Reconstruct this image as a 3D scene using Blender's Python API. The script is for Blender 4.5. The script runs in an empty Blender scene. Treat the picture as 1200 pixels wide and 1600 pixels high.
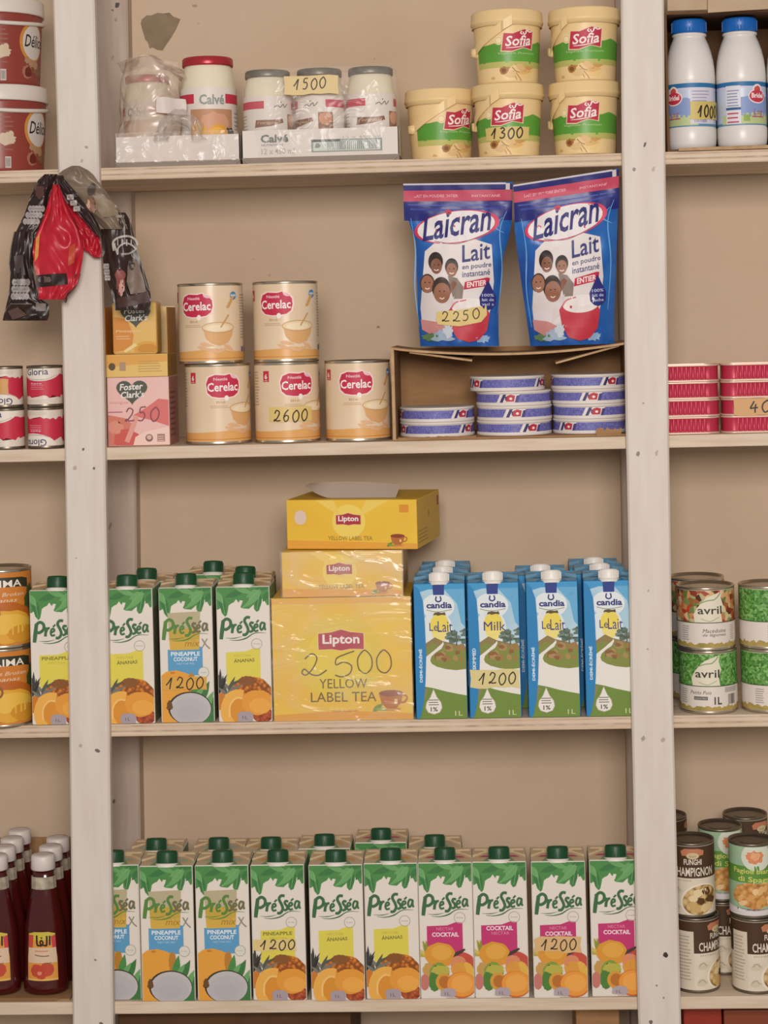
import bpy, bmesh, math, random
from mathutils import Vector, Matrix, noise as mnoise

# ------------------------------------------------------------------ camera, light, exposure
scene = bpy.context.scene
COL = scene.collection
F = 3000.0                                  # focal length in pixels of the 1200x1600 frame
PPX, PPY = 645.0, 500.0                     # principal point (the photo is an off-centre crop)
CAM = Vector((0.0, -3.0, 1.5))
ROT = Matrix.Rotation(0.045, 3, 'Z') @ Matrix.Rotation(math.pi/2, 3, 'X') @ Matrix.Rotation(-0.0248, 3, 'Z')
cd = bpy.data.cameras.new('camera')
cam = bpy.data.objects.new('camera', cd); COL.objects.link(cam)
cam.matrix_world = Matrix.Translation(CAM) @ ROT.to_4x4()
cd.sensor_fit = 'AUTO'; cd.sensor_width = 36.0
cd.lens = F/1600.0*36.0
cd.shift_x = (600-PPX)/1600.0
cd.shift_y = (PPY-800)/1600.0
scene.camera = cam

scene.view_settings.view_transform = 'Standard'
scene.view_settings.look = 'None'
scene.view_settings.gamma = 1.0
scene.view_settings.use_curve_mapping = False
scene.view_settings.exposure = -0.26

world = bpy.data.worlds.new('world'); scene.world = world
world.use_nodes = True
bg = world.node_tree.nodes['Background']
bg.inputs[0].default_value = (1.0, 0.925, 0.89, 1)
bg.inputs[1].default_value = 0.36

def area(name, loc, target, sx, sy, power, col):
    l = bpy.data.lights.new(name, 'AREA'); l.shape = 'RECTANGLE'; l.size = sx; l.size_y = sy
    l.energy = power; l.color = col
    o = bpy.data.objects.new(name, l); COL.objects.link(o); o.location = loc
    o.rotation_euler = (Vector(target)-Vector(loc)).to_track_quat('-Z', 'Y').to_euler()
    return o
area('shop_doorway_light', (0.1, -3.7, 2.05), (0.05, 0.1, 1.1), 1.1, 0.8, 118, (1.0, 0.935, 0.905))

def at(px, py, y=0.0):
    """world point where the view ray of a photo pixel meets the upright plane at depth y"""
    d = ROT @ Vector(((px-PPX)/F, (PPY-py)/F, -1.0))
    return CAM + d*((y-CAM.y)/d.y)

# ------------------------------------------------------------------ materials
MATS = {}
def lin(h):
    h = h.lstrip('#'); c = [int(h[i:i+2], 16)/255 for i in (0, 2, 4)]
    return tuple(x/12.92 if x <= .04045 else ((x+.055)/1.055)**2.4 for x in c)
def M(h, rough=.5, metal=0.0, spec=.4):
    k = (h, rough, metal, spec)
    if k in MATS: return MATS[k]
    m = bpy.data.materials.new('print_'+h.lstrip('#')); m.use_nodes = True
    b = m.node_tree.nodes['Principled BSDF']
    b.inputs['Base Color'].default_value = (*lin(h), 1)
    b.inputs['Roughness'].default_value = rough
    b.inputs['Metallic'].default_value = metal
    b.inputs['Specular IOR Level'].default_value = spec
    MATS[k] = m
    return m
def nodes_mat(name, ramp, tex='noise', scale=(1, 1, 1), freq=20, detail=4, rough=.6, bump=0.0, metal=0.0, spec=.4, bfreq=None, coat=0):
    """procedural material: texture -> colour ramp, optional bump"""
    if name in MATS: return MATS[name]
    m = bpy.data.materials.new(name); m.use_nodes = True
    nt = m.node_tree; N = nt.nodes; L = nt.links
    b = N['Principled BSDF']
    tc = N.new('ShaderNodeTexCoord'); mp = N.new('ShaderNodeMapping')
    mp.inputs['Scale'].default_value = scale
    L.new(tc.outputs['Object'], mp.inputs['Vector'])
    if tex == 'voronoi':
        t = N.new('ShaderNodeTexVoronoi'); t.inputs['Scale'].default_value = freq
        sx = N.new('ShaderNodeSeparateColor'); L.new(t.outputs['Color'], sx.inputs[0]); out = sx.outputs[0]
    elif tex == 'vdist':
        t = N.new('ShaderNodeTexVoronoi'); t.inputs['Scale'].default_value = freq; out = t.outputs['Distance']
    elif tex == 'wave':
        t = N.new('ShaderNodeTexWave'); t.inputs['Scale'].default_value = freq; t.inputs['Distortion'].default_value = 1.5
        t.inputs['Detail'].default_value = detail; t.bands_direction = 'Z'; out = t.outputs['Fac']
    else:
        t = N.new('ShaderNodeTexNoise'); t.inputs['Scale'].default_value = freq; t.inputs['Detail'].default_value = detail
        out = t.outputs['Fac']
    L.new(mp.outputs[0], t.inputs['Vector'])
    cr = N.new('ShaderNodeValToRGB'); L.new(out, cr.inputs[0])
    el = cr.color_ramp.elements
    while len(el) < len(ramp): el.new(.5)
    for e, (p, h) in zip(el, ramp):
        e.position = p; e.color = (*lin(h), 1)
    L.new(cr.outputs[0], b.inputs['Base Color'])
    b.inputs['Roughness'].default_value = rough; b.inputs['Metallic'].default_value = metal
    b.inputs['Specular IOR Level'].default_value = spec
    b.inputs['Coat Weight'].default_value = coat
    if bump:
        bt = N.new('ShaderNodeTexNoise'); bt.inputs['Scale'].default_value = bfreq or freq*3; bt.inputs['Detail'].default_value = 3
        L.new(mp.outputs[0], bt.inputs['Vector'])
        bp = N.new('ShaderNodeBump'); bp.inputs['Strength'].default_value = bump; bp.inputs['Distance'].default_value = .004
        L.new(bt.outputs['Fac'], bp.inputs['Height']); L.new(bp.outputs[0], b.inputs['Normal'])
    MATS[name] = m
    return m
def film_mat(name, opac, tint='#f2e9e0', rough=.14, bump=.8, freq=38, stretch=(1, 1, 1), turn=0.0):
    """clear crinkled plastic film"""
    if name in MATS: return MATS[name]
    m = bpy.data.materials.new(name); m.use_nodes = True
    nt = m.node_tree; N = nt.nodes; L = nt.links
    out = N['Material Output']; b = N['Principled BSDF']
    b.inputs['Base Color'].default_value = (*lin(tint), 1); b.inputs['Roughness'].default_value = rough
    b.inputs['Specular IOR Level'].default_value = .9
    tc = N.new('ShaderNodeTexCoord'); mp = N.new('ShaderNodeMapping'); mp.inputs['Scale'].default_value = stretch; mp.inputs['Rotation'].default_value = (0, turn, 0)
    L.new(tc.outputs['Object'], mp.inputs['Vector'])
    t = N.new('ShaderNodeTexNoise'); t.inputs['Scale'].default_value = freq; t.inputs['Detail'].default_value = 2; t.inputs['Distortion'].default_value = 1.2
    L.new(mp.outputs[0], t.inputs['Vector'])
    bp = N.new('ShaderNodeBump'); bp.inputs['Strength'].default_value = bump; bp.inputs['Distance'].default_value = .012
    L.new(t.outputs['Fac'], bp.inputs['Height']); L.new(bp.outputs[0], b.inputs['Normal'])
    tr = N.new('ShaderNodeBsdfTransparent'); mx = N.new('ShaderNodeMixShader')
    mr = N.new('ShaderNodeMapRange'); mr.inputs[1].default_value = .35; mr.inputs[2].default_value = .68
    mr.inputs[3].default_value = opac*.55; mr.inputs[4].default_value = opac*1.7
    L.new(t.outputs['Fac'], mr.inputs[0]); L.new(mr.outputs[0], mx.inputs[0])
    L.new(tr.outputs[0], mx.inputs[1]); L.new(b.outputs[0], mx.inputs[2]); L.new(mx.outputs[0], out.inputs[0])
    MATS[name] = m
    return m

PAINT = nodes_mat('cream_painted_wood', [(.25, '#d2c7ba'), (.55, '#d8cec2'), (.8, '#ddd4c9')], scale=(6, 6, .8), freq=9, detail=6, rough=.62, bump=.12)
SHELFW = nodes_mat('raw_shelf_wood', [(.25, '#c6b094'), (.55, '#d6c3ab'), (.8, '#e0d0ba')], scale=(1, 6, 12), freq=8, detail=6, rough=.7, bump=.2)
WALLM = nodes_mat('beige_wall', [(.2, '#bfa68a'), (.5, '#cab296'), (.85, '#d1bba0')], freq=3.2, detail=8, rough=.85, bump=.18, bfreq=60)
CARD = nodes_mat('brown_cardboard', [(.2, '#8d6743'), (.6, '#a17a52'), (.9, '#ad8860')], scale=(1, 1, 4), freq=14, detail=5, rough=.85, bump=.15)
CARDL = nodes_mat('pale_cardboard_edge', [(.2, '#a8845c'), (.8, '#c9a880')], freq=60, rough=.9)
KRAFT = nodes_mat('kraft_board', [(.2, '#c9ad85'), (.8, '#dcc59f')], freq=30, rough=.8)
STEEL = nodes_mat('tin_plate', [(.2, '#b5a994'), (.8, '#d2c7b3')], freq=15, rough=.28, metal=.9)
DARKTIN = nodes_mat('dull_tin', [(.2, '#6b5f50'), (.8, '#8d8272')], freq=15, rough=.38, metal=.8)
PEAS = nodes_mat('peas_print', [(.0, '#3a6b2a'), (.35, '#4f8a38'), (.7, '#6fa552'), (1, '#93bd74')], tex='voronoi', freq=300, rough=.4)
VEGS = nodes_mat('mixed_vegetable_print', [(.0, '#3d2413'), (.25, '#b24a2c'), (.45, '#cf8c56'), (.65, '#d8c596'), (.85, '#5f7b3a'), (1, '#c2412f')], tex='voronoi', freq=120, rough=.4)
PINE = nodes_mat('pineapple_rind_print', [(.0, '#e0953a'), (.35, '#c9752a'), (.7, '#8a4a1c')], tex='vdist', freq=190, rough=.45)
MUSH = nodes_mat('mushroom_print', [(.0, '#e6d2a4'), (.45, '#cfae74'), (.75, '#8a6230'), (1, '#4a2c12')], tex='vdist', freq=95, rough=.4)
BEANS = nodes_mat('bean_print', [(.0, '#e2b878'), (.5, '#c98f4c'), (1, '#8d5826')], tex='vdist', freq=120, rough=.4)
BEARDARK = '#3a2c24'
INK = '#3b3226'
TAGY = '#d9bd76'

# ------------------------------------------------------------------ flat artwork (millimetres)
EPS = 0.00014
_tc = {}
def glyphs(s, bold=0.0, shear=0.0):
    k = (s, bold, shear)
    if k in _tc: return _tc[k]
    cu = bpy.data.curves.new('lettering', 'FONT'); cu.body = s; cu.size = 1; cu.offset = bold; cu.shear = shear
    cu.resolution_u = 2; cu.fill_mode = 'BOTH'
    ob = bpy.data.objects.new('lettering', cu); COL.objects.link(ob)
    dg = bpy.context.evaluated_depsgraph_get()
    me = ob.evaluated_get(dg).to_mesh()
    vs = [(v.co.x, v.co.y) for v in me.vertices]; fs = [tuple(p.vertices) for p in me.polygons]
    ob.evaluated_get(dg).to_mesh_clear()
    bpy.data.objects.remove(ob); bpy.data.curves.remove(cu)
    x0 = min(v[0] for v in vs); x1 = max(v[0] for v in vs); y0 = min(v[1] for v in vs); y1 = max(v[1] for v in vs)
    vs = [((x-x0)/max(x1-x0, 1e-6), (y-y0)/max(y1-y0, 1e-6)) for x, y in vs]
    _tc[k] = (vs, fs)
    return _tc[k]
def catmull(p, k=5):
    if len(p) < 3: return list(p)
    o = []
    q = [p[0]]+list(p)+[p[-1]]
    for i in range(1, len(q)-2):
        a, b, c, d = q[i-1], q[i], q[i+1], q[i+2]
        for j in range(k):
            t = j/k
            o.append(tuple(.5*(2*b[n]+(c[n]-a[n])*t+(2*a[n]-5*b[n]+4*c[n]-d[n])*t*t+(3*b[n]-a[n]-3*c[n]+d[n])*t**3) for n in range(len(b))))
    o.append(tuple(p[-1]))
    return o
def asm(m): return M(m) if isinstance(m, str) else m
DIG = {
 '0': [[(.5, 1), (.15, .75), (.1, .35), (.4, 0), (.8, .2), (.9, .65), (.6, 1), (.42, .97)]],
 '1': [[(.0, .35), (.3, .62), (.62, 1), (.55, .5), (.5, 0)]],
 '2': [[(.12, .72), (.35, 1), (.75, .85), (.65, .5), (.3, .15), (.1, .08), (.2, .2), (.5, .08), (1, .12)]],
 '3': [[(.15, .9), (.5, 1), (.75, .8), (.4, .55), (.8, .4), (.75, .1), (.4, 0), (.1, .1)]],
 '4': [[(.45, 1), (.3, .7), (.15, .4), (.5, .42), (.9, .45)], [(.65, .75), (.62, .4), (.66, 0)]],
 '5': [[(.8, 1), (.3, .95), (.25, .6), (.6, .62), (.75, .3), (.5, .02), (.1, .05)]],
 '6': [[(.7, 1), (.35, .75), (.15, .35), (.35, 0), (.7, .1), (.75, .4), (.45, .52), (.2, .35)]],
 'l': [[(.0, .0), (.45, .4), (.6, .85), (.45, 1), (.35, .6), (.5, .1), (.9, .1)]],
}
class Art:
    def __init__(s): s.items = []
    def add(s, v, f, m, l): s.items.append((v, f, asm(m), l))
    def poly(s, pts, m, l=1): s.add([tuple(p) for p in pts], [tuple(range(len(pts)))], m, l)
    def rect(s, x0, y0, x1, y1, m, l=1): s.poly([(x0, y0), (x1, y0), (x1, y1), (x0, y1)], m, l)
    def ell(s, cx, cy, rx, ry, m, l=1, rot=0, n=28, a0=0, a1=360):
        c, q = math.cos(math.radians(rot)), math.sin(math.radians(rot)); pts = []
        full = abs(a1-a0) >= 359.9
        for i in range(n if full else n+1):
            a = math.radians(a0+(a1-a0)*i/n); x, y = rx*math.cos(a), ry*math.sin(a)
            pts.append((cx+x*c-y*q, cy+x*q+y*c))
        s.poly(pts, m, l)
    def blob(s, cx, cy, rx, ry, m, l=1, seed=1, amp=.12, n=26, rot=0):
        r = random.Random(seed); c, q = math.cos(math.radians(rot)), math.sin(math.radians(rot)); pts = []
        for i in range(n):
            a = 2*math.pi*i/n; k = 1+r.uniform(-amp, amp); x, y = rx*k*math.cos(a), ry*k*math.sin(a)
            pts.append((cx+x*c-y*q, cy+x*q+y*c))
        s.poly(pts, m, l)
    def leaf(s, x0, y0, x1, y1, w, m, l=1, n=8):
        dx, dy = x1-x0, y1-y0; L = math.hypot(dx, dy) or 1; nx, ny = -dy/L, dx/L
        a, b = [], []
        for i in range(n+1):
            t = i/n; k = w*math.sin(math.pi*t**.8)*.5
            a.append((x0+dx*t+nx*k, y0+dy*t+ny*k)); b.append((x0+dx*t-nx*k, y0+dy*t-ny*k))
        s.poly(a+b[-2:0:-1], m, l)
    def stroke(s, pts, w, m, l=1, smooth=True, taper=0.0, closed=False):
        p = catmull(pts) if smooth else list(pts)
        v, f = [], []
        n = len(p)
        for i in range(n):
            a = p[max(i-1, 0)]; b = p[min(i+1, n-1)]
            dx, dy = b[0]-a[0], b[1]-a[1]; L = math.hypot(dx, dy) or 1
            k = w/2*(1-taper*abs(2*i/(n-1)-1)) if n > 1 else w/2
            v += [(p[i][0]-dy/L*k, p[i][1]+dx/L*k, .3*i/n), (p[i][0]+dy/L*k, p[i][1]-dx/L*k, .3*i/n)]
            if i: f.append((2*i-2, 2*i, 2*i+1, 2*i-1))
        s.add(v, f, m, l)
    def ring(s, cx, cy, r, w, m, l=1, ry=None):
        ry = ry or r
        s.stroke([(cx+r*math.cos(i*math.pi/12), cy+ry*math.sin(i*math.pi/12)) for i in range(25)], w, m, l, smooth=False)
    def text(s, t, x0, y0, w, h, m, l=2, bold=0.0, shear=0.0, rot=0.0, skew=0.0, arch=0.0):
        vs, fs = glyphs(t, bold, shear)
        c, q = math.cos(math.radians(rot)), math.sin(math.radians(rot))
        o = []
        for a, b in vs:
            x, y = a*w, b*h+skew*a*w+arch*math.sin(math.pi*a)
            o.append((x0+x*c-y*q, y0+x*q+y*c))
        s.add(o, fs, m, l)
    def hand(s, t, x0, y0, w, h, m=INK, l=9, pen=1.6, rise=0.0):
        n = len(t); cw = w/n
        for i, ch in enumerate(t):
            for p in DIG[ch]:
                s.stroke([(x0+cw*(i+.04+.8*a+.12*b), y0+h*b+rise*(i/n)+h*.05*math.sin(i*2.3)) for a, b in p], pen*1.12, m, l)
    def lines(s, x0, y0, x1, y1, n, m='#9a9088', l=2, frac=.35, seed=3):
        r = random.Random(seed); st = (y1-y0)/n
        for i in range(n):
            xe = x1-(x1-x0)*r.uniform(0, .25)
            s.rect(x0, y0+i*st, xe, y0+i*st+st*frac, m, l)
    def bars(s, x0, y0, x1, y1, m='#3a342e', l=3, n=14, seed=4):
        r = random.Random(seed); st = (x1-x0)/n
        for i in range(n):
            s.rect(x0+i*st, y0, x0+i*st+st*r.uniform(.3, .75), y1, m, l)
    def sub(s, o, dx=0, dy=0, k=1.0, dl=0):
        for v, f, m, l in o.items: s.items.append(([(q[0]*k+dx, q[1]*k+dy)+tuple(q[2:]) for q in v], f, m, l+dl))

# ------------------------------------------------------------------ mesh building
class MB:
    def __init__(s): s.bm = bmesh.new(); s.mats = []
    def mi(s, m):
        m = asm(m)
        if m not in s.mats: s.mats.append(m)
        return s.mats.index(m)
    def face(s, pts, m, smooth=False):
        f = s.bm.faces.new([s.bm.verts.new(p) for p in pts]); f.material_index = s.mi(m); f.smooth = smooth
        return f
    def merge(s, t, m, smooth=False, mat4=None):
        i = s.mi(m); mp = {}
        for v in t.verts: mp[v] = s.bm.verts.new(mat4 @ v.co if mat4 else v.co)
        for f in t.faces:
            g = s.bm.faces.new([mp[v] for v in f.verts]); g.material_index = i; g.smooth = smooth
        t.free()
    def box(s, x0, y0, z0, x1, y1, z1, m, bev=0.0, mat4=None, smooth=False):
        t = bmesh.new(); bmesh.ops.create_cube(t, size=1.0)
        for v in t.verts:
            v.co = Vector(((x0+x1)/2+v.co.x*(x1-x0), (y0+y1)/2+v.co.y*(y1-y0), (z0+z1)/2+v.co.z*(z1-z0)))
        if bev: bmesh.ops.bevel(t, geom=list(t.edges), offset=bev, segments=2, profile=.5, affect='EDGES')
        s.merge(t, m, smooth, mat4)
    def hexa(s, p, m, bev=0.0):
        """8 corners: bottom ring then top ring"""
        t = bmesh.new(); v = [t.verts.new(q) for q in p]
        for f in ((3, 2, 1, 0), (4, 5, 6, 7), (0, 1, 5, 4), (1, 2, 6, 5), (2, 3, 7, 6), (3, 0, 4, 7)): t.faces.new([v[i] for i in f])
        if bev: bmesh.ops.bevel(t, geom=list(t.edges), offset=bev, segments=2, profile=.5, affect='EDGES')
        s.merge(t, m)
    def lathe(s, prof, m, n=40, c=(0, 0, 0), smooth=True, sx=1.0, sy=1.0):
        """prof: (r, z) or (r, z, material) from bottom to top"""
        rings = []
        for p in prof:
            r = max(p[0], 1e-5)
            rings.append([s.bm.verts.new((c[0]+sx*r*math.cos(2*math.pi*i/n), c[1]+sy*r*math.sin(2*math.pi*i/n), c[2]+p[1])) for i in range(n)])
        for k in range(len(prof)-1):
            mm = prof[k][2] if len(prof[k]) > 2 else m
            ii = s.mi(mm)
            flat = abs(prof[k][1]-prof[k+1][1]) < 1e-6
            for i in range(n):
                f = s.bm.faces.new((rings[k][i], rings[k][(i+1) % n], rings[k+1][(i+1) % n], rings[k+1][i]))
                f.material_index = ii; f.smooth = smooth and not flat
    def grid(s, fn, nu, nv, m, smooth=True, closed=False):
        """fn(u,v)->point, u,v in 0..1"""
        i0 = s.mi(m)
        V = [[s.bm.verts.new(fn(i/nu, j/nv)) for i in range(nu if closed else nu+1)] for j in range(nv+1)]
        w = nu if closed else nu+1
        for j in range(nv):
            for i in range(nu):
                f = s.bm.faces.new((V[j][i], V[j][(i+1) % w], V[j+1][(i+1) % w], V[j+1][i])); f.material_index = i0; f.smooth = smooth
    def tube(s, pts, r, m, n=8, flat=1.0):
        i0 = s.mi(m); pts = [Vector(p) for p in pts]; R = []
        for i, p in enumerate(pts):
            d = (pts[min(i+1, len(pts)-1)]-pts[max(i-1, 0)]).normalized()
            a = d.cross(Vector((0, 0, 1))); a = a.normalized() if a.length > 1e-4 else Vector((1, 0, 0)); b = d.cross(a)
            R.append([s.bm.verts.new(p+a*r*flat*math.cos(2*math.pi*k/n)+b*r*math.sin(2*math.pi*k/n)) for k in range(n)])
        for i in range(len(R)-1):
            for k in range(n):
                f = s.bm.faces.new((R[i][k], R[i][(k+1) % n], R[i+1][(k+1) % n], R[i+1][k])); f.material_index = i0; f.smooth = True
        for e in (R[0], R[-1]):
            f = s.bm.faces.new(e); f.material_index = i0
    def art(s, a, mp, clip=None, du=None, dv=None):
        for ix, (v_, f_, m, lay) in enumerate(a.items):
            its = [(v_, f_)]; t = bmesh.new(); l = lay+.004*(ix % 200)
            for v, f in its:
                vs = [t.verts.new((q[0], q[1], q[2] if len(q) > 2 else 0)) for q in v]
                for q in f:
                    try: t.faces.new([vs[i] for i in q])
                    except ValueError: pass
            bmesh.ops.triangulate(t, faces=[f for f in t.faces if len(f.verts) > 4 or clip or du])
            def cut(co, no, out=False, inn=False):
                bmesh.ops.bisect_plane(t, geom=list(t.verts)+list(t.edges)+list(t.faces), dist=1e-5, plane_co=co, plane_no=no, clear_outer=out, clear_inner=inn)
            if clip and t.verts:
                xs = [v.co.x for v in t.verts]; ys = [v.co.y for v in t.verts]
                if min(xs) < clip[0]: cut((clip[0], 0, 0), (1, 0, 0), inn=True)
                if max(xs) > clip[2]: cut((clip[2], 0, 0), (1, 0, 0), out=True)
                if min(ys) < clip[1]: cut((0, clip[1], 0), (0, 1, 0), inn=True)
                if max(ys) > clip[3]: cut((0, clip[3], 0), (0, 1, 0), out=True)
            for d, ax in ((du, 0), (dv, 1)):
                if d and t.verts:
                    c = [v.co[ax] for v in t.verts]; k = math.ceil(min(c)/d)
                    while k*d < max(c):
                        co = [0, 0, 0]; no = [0, 0, 0]; co[ax] = k*d; no[ax] = 1
                        cut(co, no); k += 1
            ii = s.mi(m); mpv = {}
            for v in t.verts: mpv[v] = s.bm.verts.new(mp(v.co.x, v.co.y, l+v.co.z))
            for f in t.faces:
                try: g = s.bm.faces.new([mpv[v] for v in f.verts])
                except ValueError: continue
                g.material_index = ii; g.smooth = bool(du)
            t.free()
    def build(s, name, parent=None):
        me = bpy.data.meshes.new(name); s.bm.to_mesh(me); s.bm.free()
        for m in s.mats: me.materials.append(m)
        o = bpy.data.objects.new(name, me); COL.objects.link(o)
        if parent: o.parent = parent
        return o
def thing(name, label, cat, loc=(0, 0, 0), rz=0.0, group=None):
    o = bpy.data.objects.new(name, None); COL.objects.link(o); o.empty_display_size = .02
    o.location = loc; o.rotation_euler = (0, 0, rz); o['label'] = label; o['category'] = cat
    if group: o['group'] = group
    return o
def tag(o, label, cat, group=None):
    o['label'] = label; o['category'] = cat
    if group: o['group'] = group
    return o
def dup(root, label, loc, rz=0.0, group=None):
    def cp(o, par):
        c = o.copy(); COL.objects.link(c)
        if par: c.parent = par
        for ch in [x for x in list(COL.objects) if x.parent == o]:
            if not ch.name.startswith(('price_tag', 'sticker')): cp(ch, c)
        return c
    r = cp(root, None); r.location = loc; r.rotation_euler = (0, 0, rz); r['label'] = label
    if group: r['group'] = group
    return r
def flat(W, y):                      # artwork on a front panel W mm wide at depth y, centred on the thing
    return lambda u, v, l: ((u-W/2)*.001, y-l*EPS, v*.001)
def cyl(R, u0=0.0, Rf=None):         # artwork round a can; u0 is the millimetre that faces front
    def f(u, v, l):
        r = (Rf(v) if Rf else R)+l*EPS+.0001; a = (u-u0)*.001/R
        return (r*math.sin(a), -r*math.cos(a), v*.001)
    return f
# shelf heights from the photo (front top edges)
SZ = [at(564, 250.7).z, at(572, 690.8).z, at(580, 1126).z, at(588, 1562.5).z]
ST = .0195
def put(px, py, y, shelf=None, up=0.0):
    p = at(px, py, y)
    return Vector((p.x, y, SZ[shelf]+up+.0004)) if shelf is not None else Vector((p.x, y, p.z))

# ------------------------------------------------------------------ the setting
WALL_Y = .30
def struct(o): o['kind'] = 'structure'; return o
w = MB()
w.box(-2.2, WALL_Y, 0, 2.2, WALL_Y+.1, 2.5, WALLM)
a = Art()                                    # peeled paint and marks, in photo pixels
pk = [(221, 31), (229, 24), (236, 24), (246, 20), (256, 21), (264, 26), (265, 20), (271, 26), (282, 30), (275, 46), (268, 58), (261, 68), (254, 79), (246, 78), (238, 74), (234, 76), (231, 66), (227, 62), (222, 45), (220, 37)]
a.poly(pk, nodes_mat('bare_plaster', [(.2, '#86745c'), (.8, '#96836a')], freq=40, rough=.95), 1)
for i, (x, y, rx, ry, c) in enumerate([(304, 9, 4, 2, '#a08a72'), (310, 37, 2, 1, '#b09a80'), (591, 511, 2.2, 2.2, '#8a6a58'), (585, 92, 1.4, 1.4, '#a58a70'), (1015, 800, 1, 1, '#99806a'), (421, 430, 1, 2, '#a58a70'), (396, 405, 1, 1, '#a58a70')]):
    a.blob(x, y, rx, ry, c, 1, seed=i, amp=.3, n=10)
w.art(a, lambda u, v, l: at(u, v, WALL_Y-l*.0006))
struct(w.build('wall_back'))
f = MB(); f.box(-2.2, -4.2, -.08, 2.2, WALL_Y+.1, 0, nodes_mat('grey_concrete_floor', [(.2, '#8d8377'), (.8, '#a89d90')], freq=6, detail=8, rough=.7)); struct(f.build('floor'))

# ------------------------------------------------------------------ the shelving
unit = thing('shelving_unit', 'cream painted wooden wall shelving holding all the groceries', 'shelves', (0, WALL_Y-.15, 0))
def child(mb, name, label=None):
    o = mb.build(name, unit); o.matrix_parent_inverse = Matrix.Translation(unit.location).inverted()
    if label: o['label'] = label
    return o
REARW = nodes_mat('rear_post_wood', [(.25, '#b09c8b'), (.55, '#bba898'), (.8, '#c6b5a5')], scale=(6, 6, .8), freq=9, detail=6, rough=.7, bump=.15)  # rear posts: darker, browner tone than the front posts
def post(name, left, right, y0, y1, marks=(), wood=None):
    wood = wood or PAINT
    """left/right: (x,y) pixel polylines of its two front edges, bent as the old board is"""
    def ip(pl, y):
        for (xa, ya), (xb, yb) in zip(pl, pl[1:]):
            if y <= yb or (xb, yb) == pl[-1]: return xa+(xb-xa)*(y-ya)/(yb-ya)
    mb = MB(); ys = [-260, -120, 0, 100, 220, 330, 440, 550, 660, 770, 880, 990, 1090, 1200, 1300, 1400, 1500, 1600, 1800, 1990]
    rows = []
    for y in ys:
        a, b = at(ip(left, y), y, y0), at(ip(right, y), y, y0)
        z = max((a.z+b.z)/2, 0.0)
        rows.append([Vector((a.x, y0+.003, z)), Vector((a.x+.003, y0, z)), Vector((b.x-.003, y0, z)), Vector((b.x, y0+.003, z)), Vector((b.x, y1, z)), Vector((a.x, y1, z))])
    for r, q in zip(rows, rows[1:]):
        for i in range(6): mb.face([r[i], q[i], q[(i+1) % 6], r[(i+1) % 6]], wood)
    mb.face(rows[0], wood); mb.face(rows[-1], wood)
    art = Art()
    for i, (x, y, rx, ry, c) in enumerate(marks): art.blob(x, y, rx, ry, c, 1, seed=i+3, amp=.22, n=12, rot=20)
    mb.art(art, lambda u, v, l: at(u, v, y0-.0004))
    return child(mb, name)
LL = [(82, 0), (89.3, 220), (100, 660), (107, 1090), (112.4, 1500), (113.4, 1600)]
LR = [(147, 0), (153.5, 220), (163, 660), (170, 1090), (175, 1500), (176.5, 1600)]
RL = [(970.5, 0), (972, 220), (978, 650), (986.5, 1080), (995, 1500), (998, 1600)]
RR = [(1037.5, 0), (1039.5, 220), (1045, 650), (1051.5, 1080), (1062, 1500), (1064.5, 1600)]
HOLE = '#6f655a'; FAINT = '#b3a695'
post('post', LL, LR, -.016, .0015, [(130, 702, 2, 2.4, HOLE), (147, 732, 2, 2.4, HOLE), (117, 731, 3, 3, FAINT), (152, 1173, 4, 2.8, HOLE), (126, 1165, 3, 3, FAINT), (135, 230, 3, 2, '#a3988a'), (149, 1500, 2.4, 1.6, '#8d8377'), (158, 1599, 3, 2, HOLE), (128, 251, 2, 3, FAINT), (119, 872, 1.4, 1.4, FAINT)])
post('post', RL, RR, -.016, .0015, [(1007.5, 226, 1.9, 4.2, '#55493f'), (991, 265, 2.6, 3.4, '#8a7f74'), (1021, 264, 2.4, 3.6, FAINT), (1005, 630, 1.4, 1.6, '#9c8f84'), (997, 709, 3.2, 4.4, '#8a7f74'), (1026, 708, 2.2, 5, FAINT), (1005, 1154, 3, 4.6, '#a39a90'), (1036, 1156, 3, 4, FAINT), (1040, 1492, 4.3, 3.9, '#3b332d'), (1026, 1540, 1.6, 1.6, '#8d8377'), (1037, 1559, 1.6, 1.6, '#8d8377'), (1017, 1597, 3, 3, HOLE), (1013, 923, 1.5, 2, FAINT), (1012, 1014, 2, 1.5, FAINT)])
sh = lambda pl, dx: [(x+dx, y) for x, y in pl]
post('rear_post', sh(LL, 55), [(199, 0), (203, 220), (212, 740), (217, 1160), (219.5, 1300), (221, 1600)], .262, WALL_Y-.001, [(183, 8, 3.6, 4.4, '#4b4038'), (176, 16, 2, 1.4, '#6f6255'), (181, 31, 2, 2.6, '#a09080'), (172, 822, 1.6, 7, '#8f8274'), (178, 1252, 2.6, 4, '#7c6252'), (176, 90, 2, 4, '#a09080')], REARW)
post('rear_post', [(962, 0), (964, 220), (971, 740), (979, 1150), (986, 1600)], sh(RR, -17), .262, WALL_Y-.001, (), REARW)
def board(x0, x1, k, ply, name='shelf'):
    mb = MB(); z = SZ[k]; m = SHELFW
    mb.box(x0, .002, z-ST, x1, WALL_Y-.0405, z, m, bev=.0012)
    if ply:                                           # plywood layers on the front edge
        for (p, q, c) in ((.36, .5, '#a98d70'), (.78, .9, '#b89c7e'), (.06, .14, '#c7ab8b')):
            mb.box(x0+.001, .0015, z-ST*(1-p), x1-.001, .004, z-ST*(1-q), nodes_mat('ply_layer_'+c[1:], [(.3, c), (.7, '#d6bea0')], scale=(1, 1, 1), freq=30, detail=5, rough=.8))
    return child(mb, name)
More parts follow.
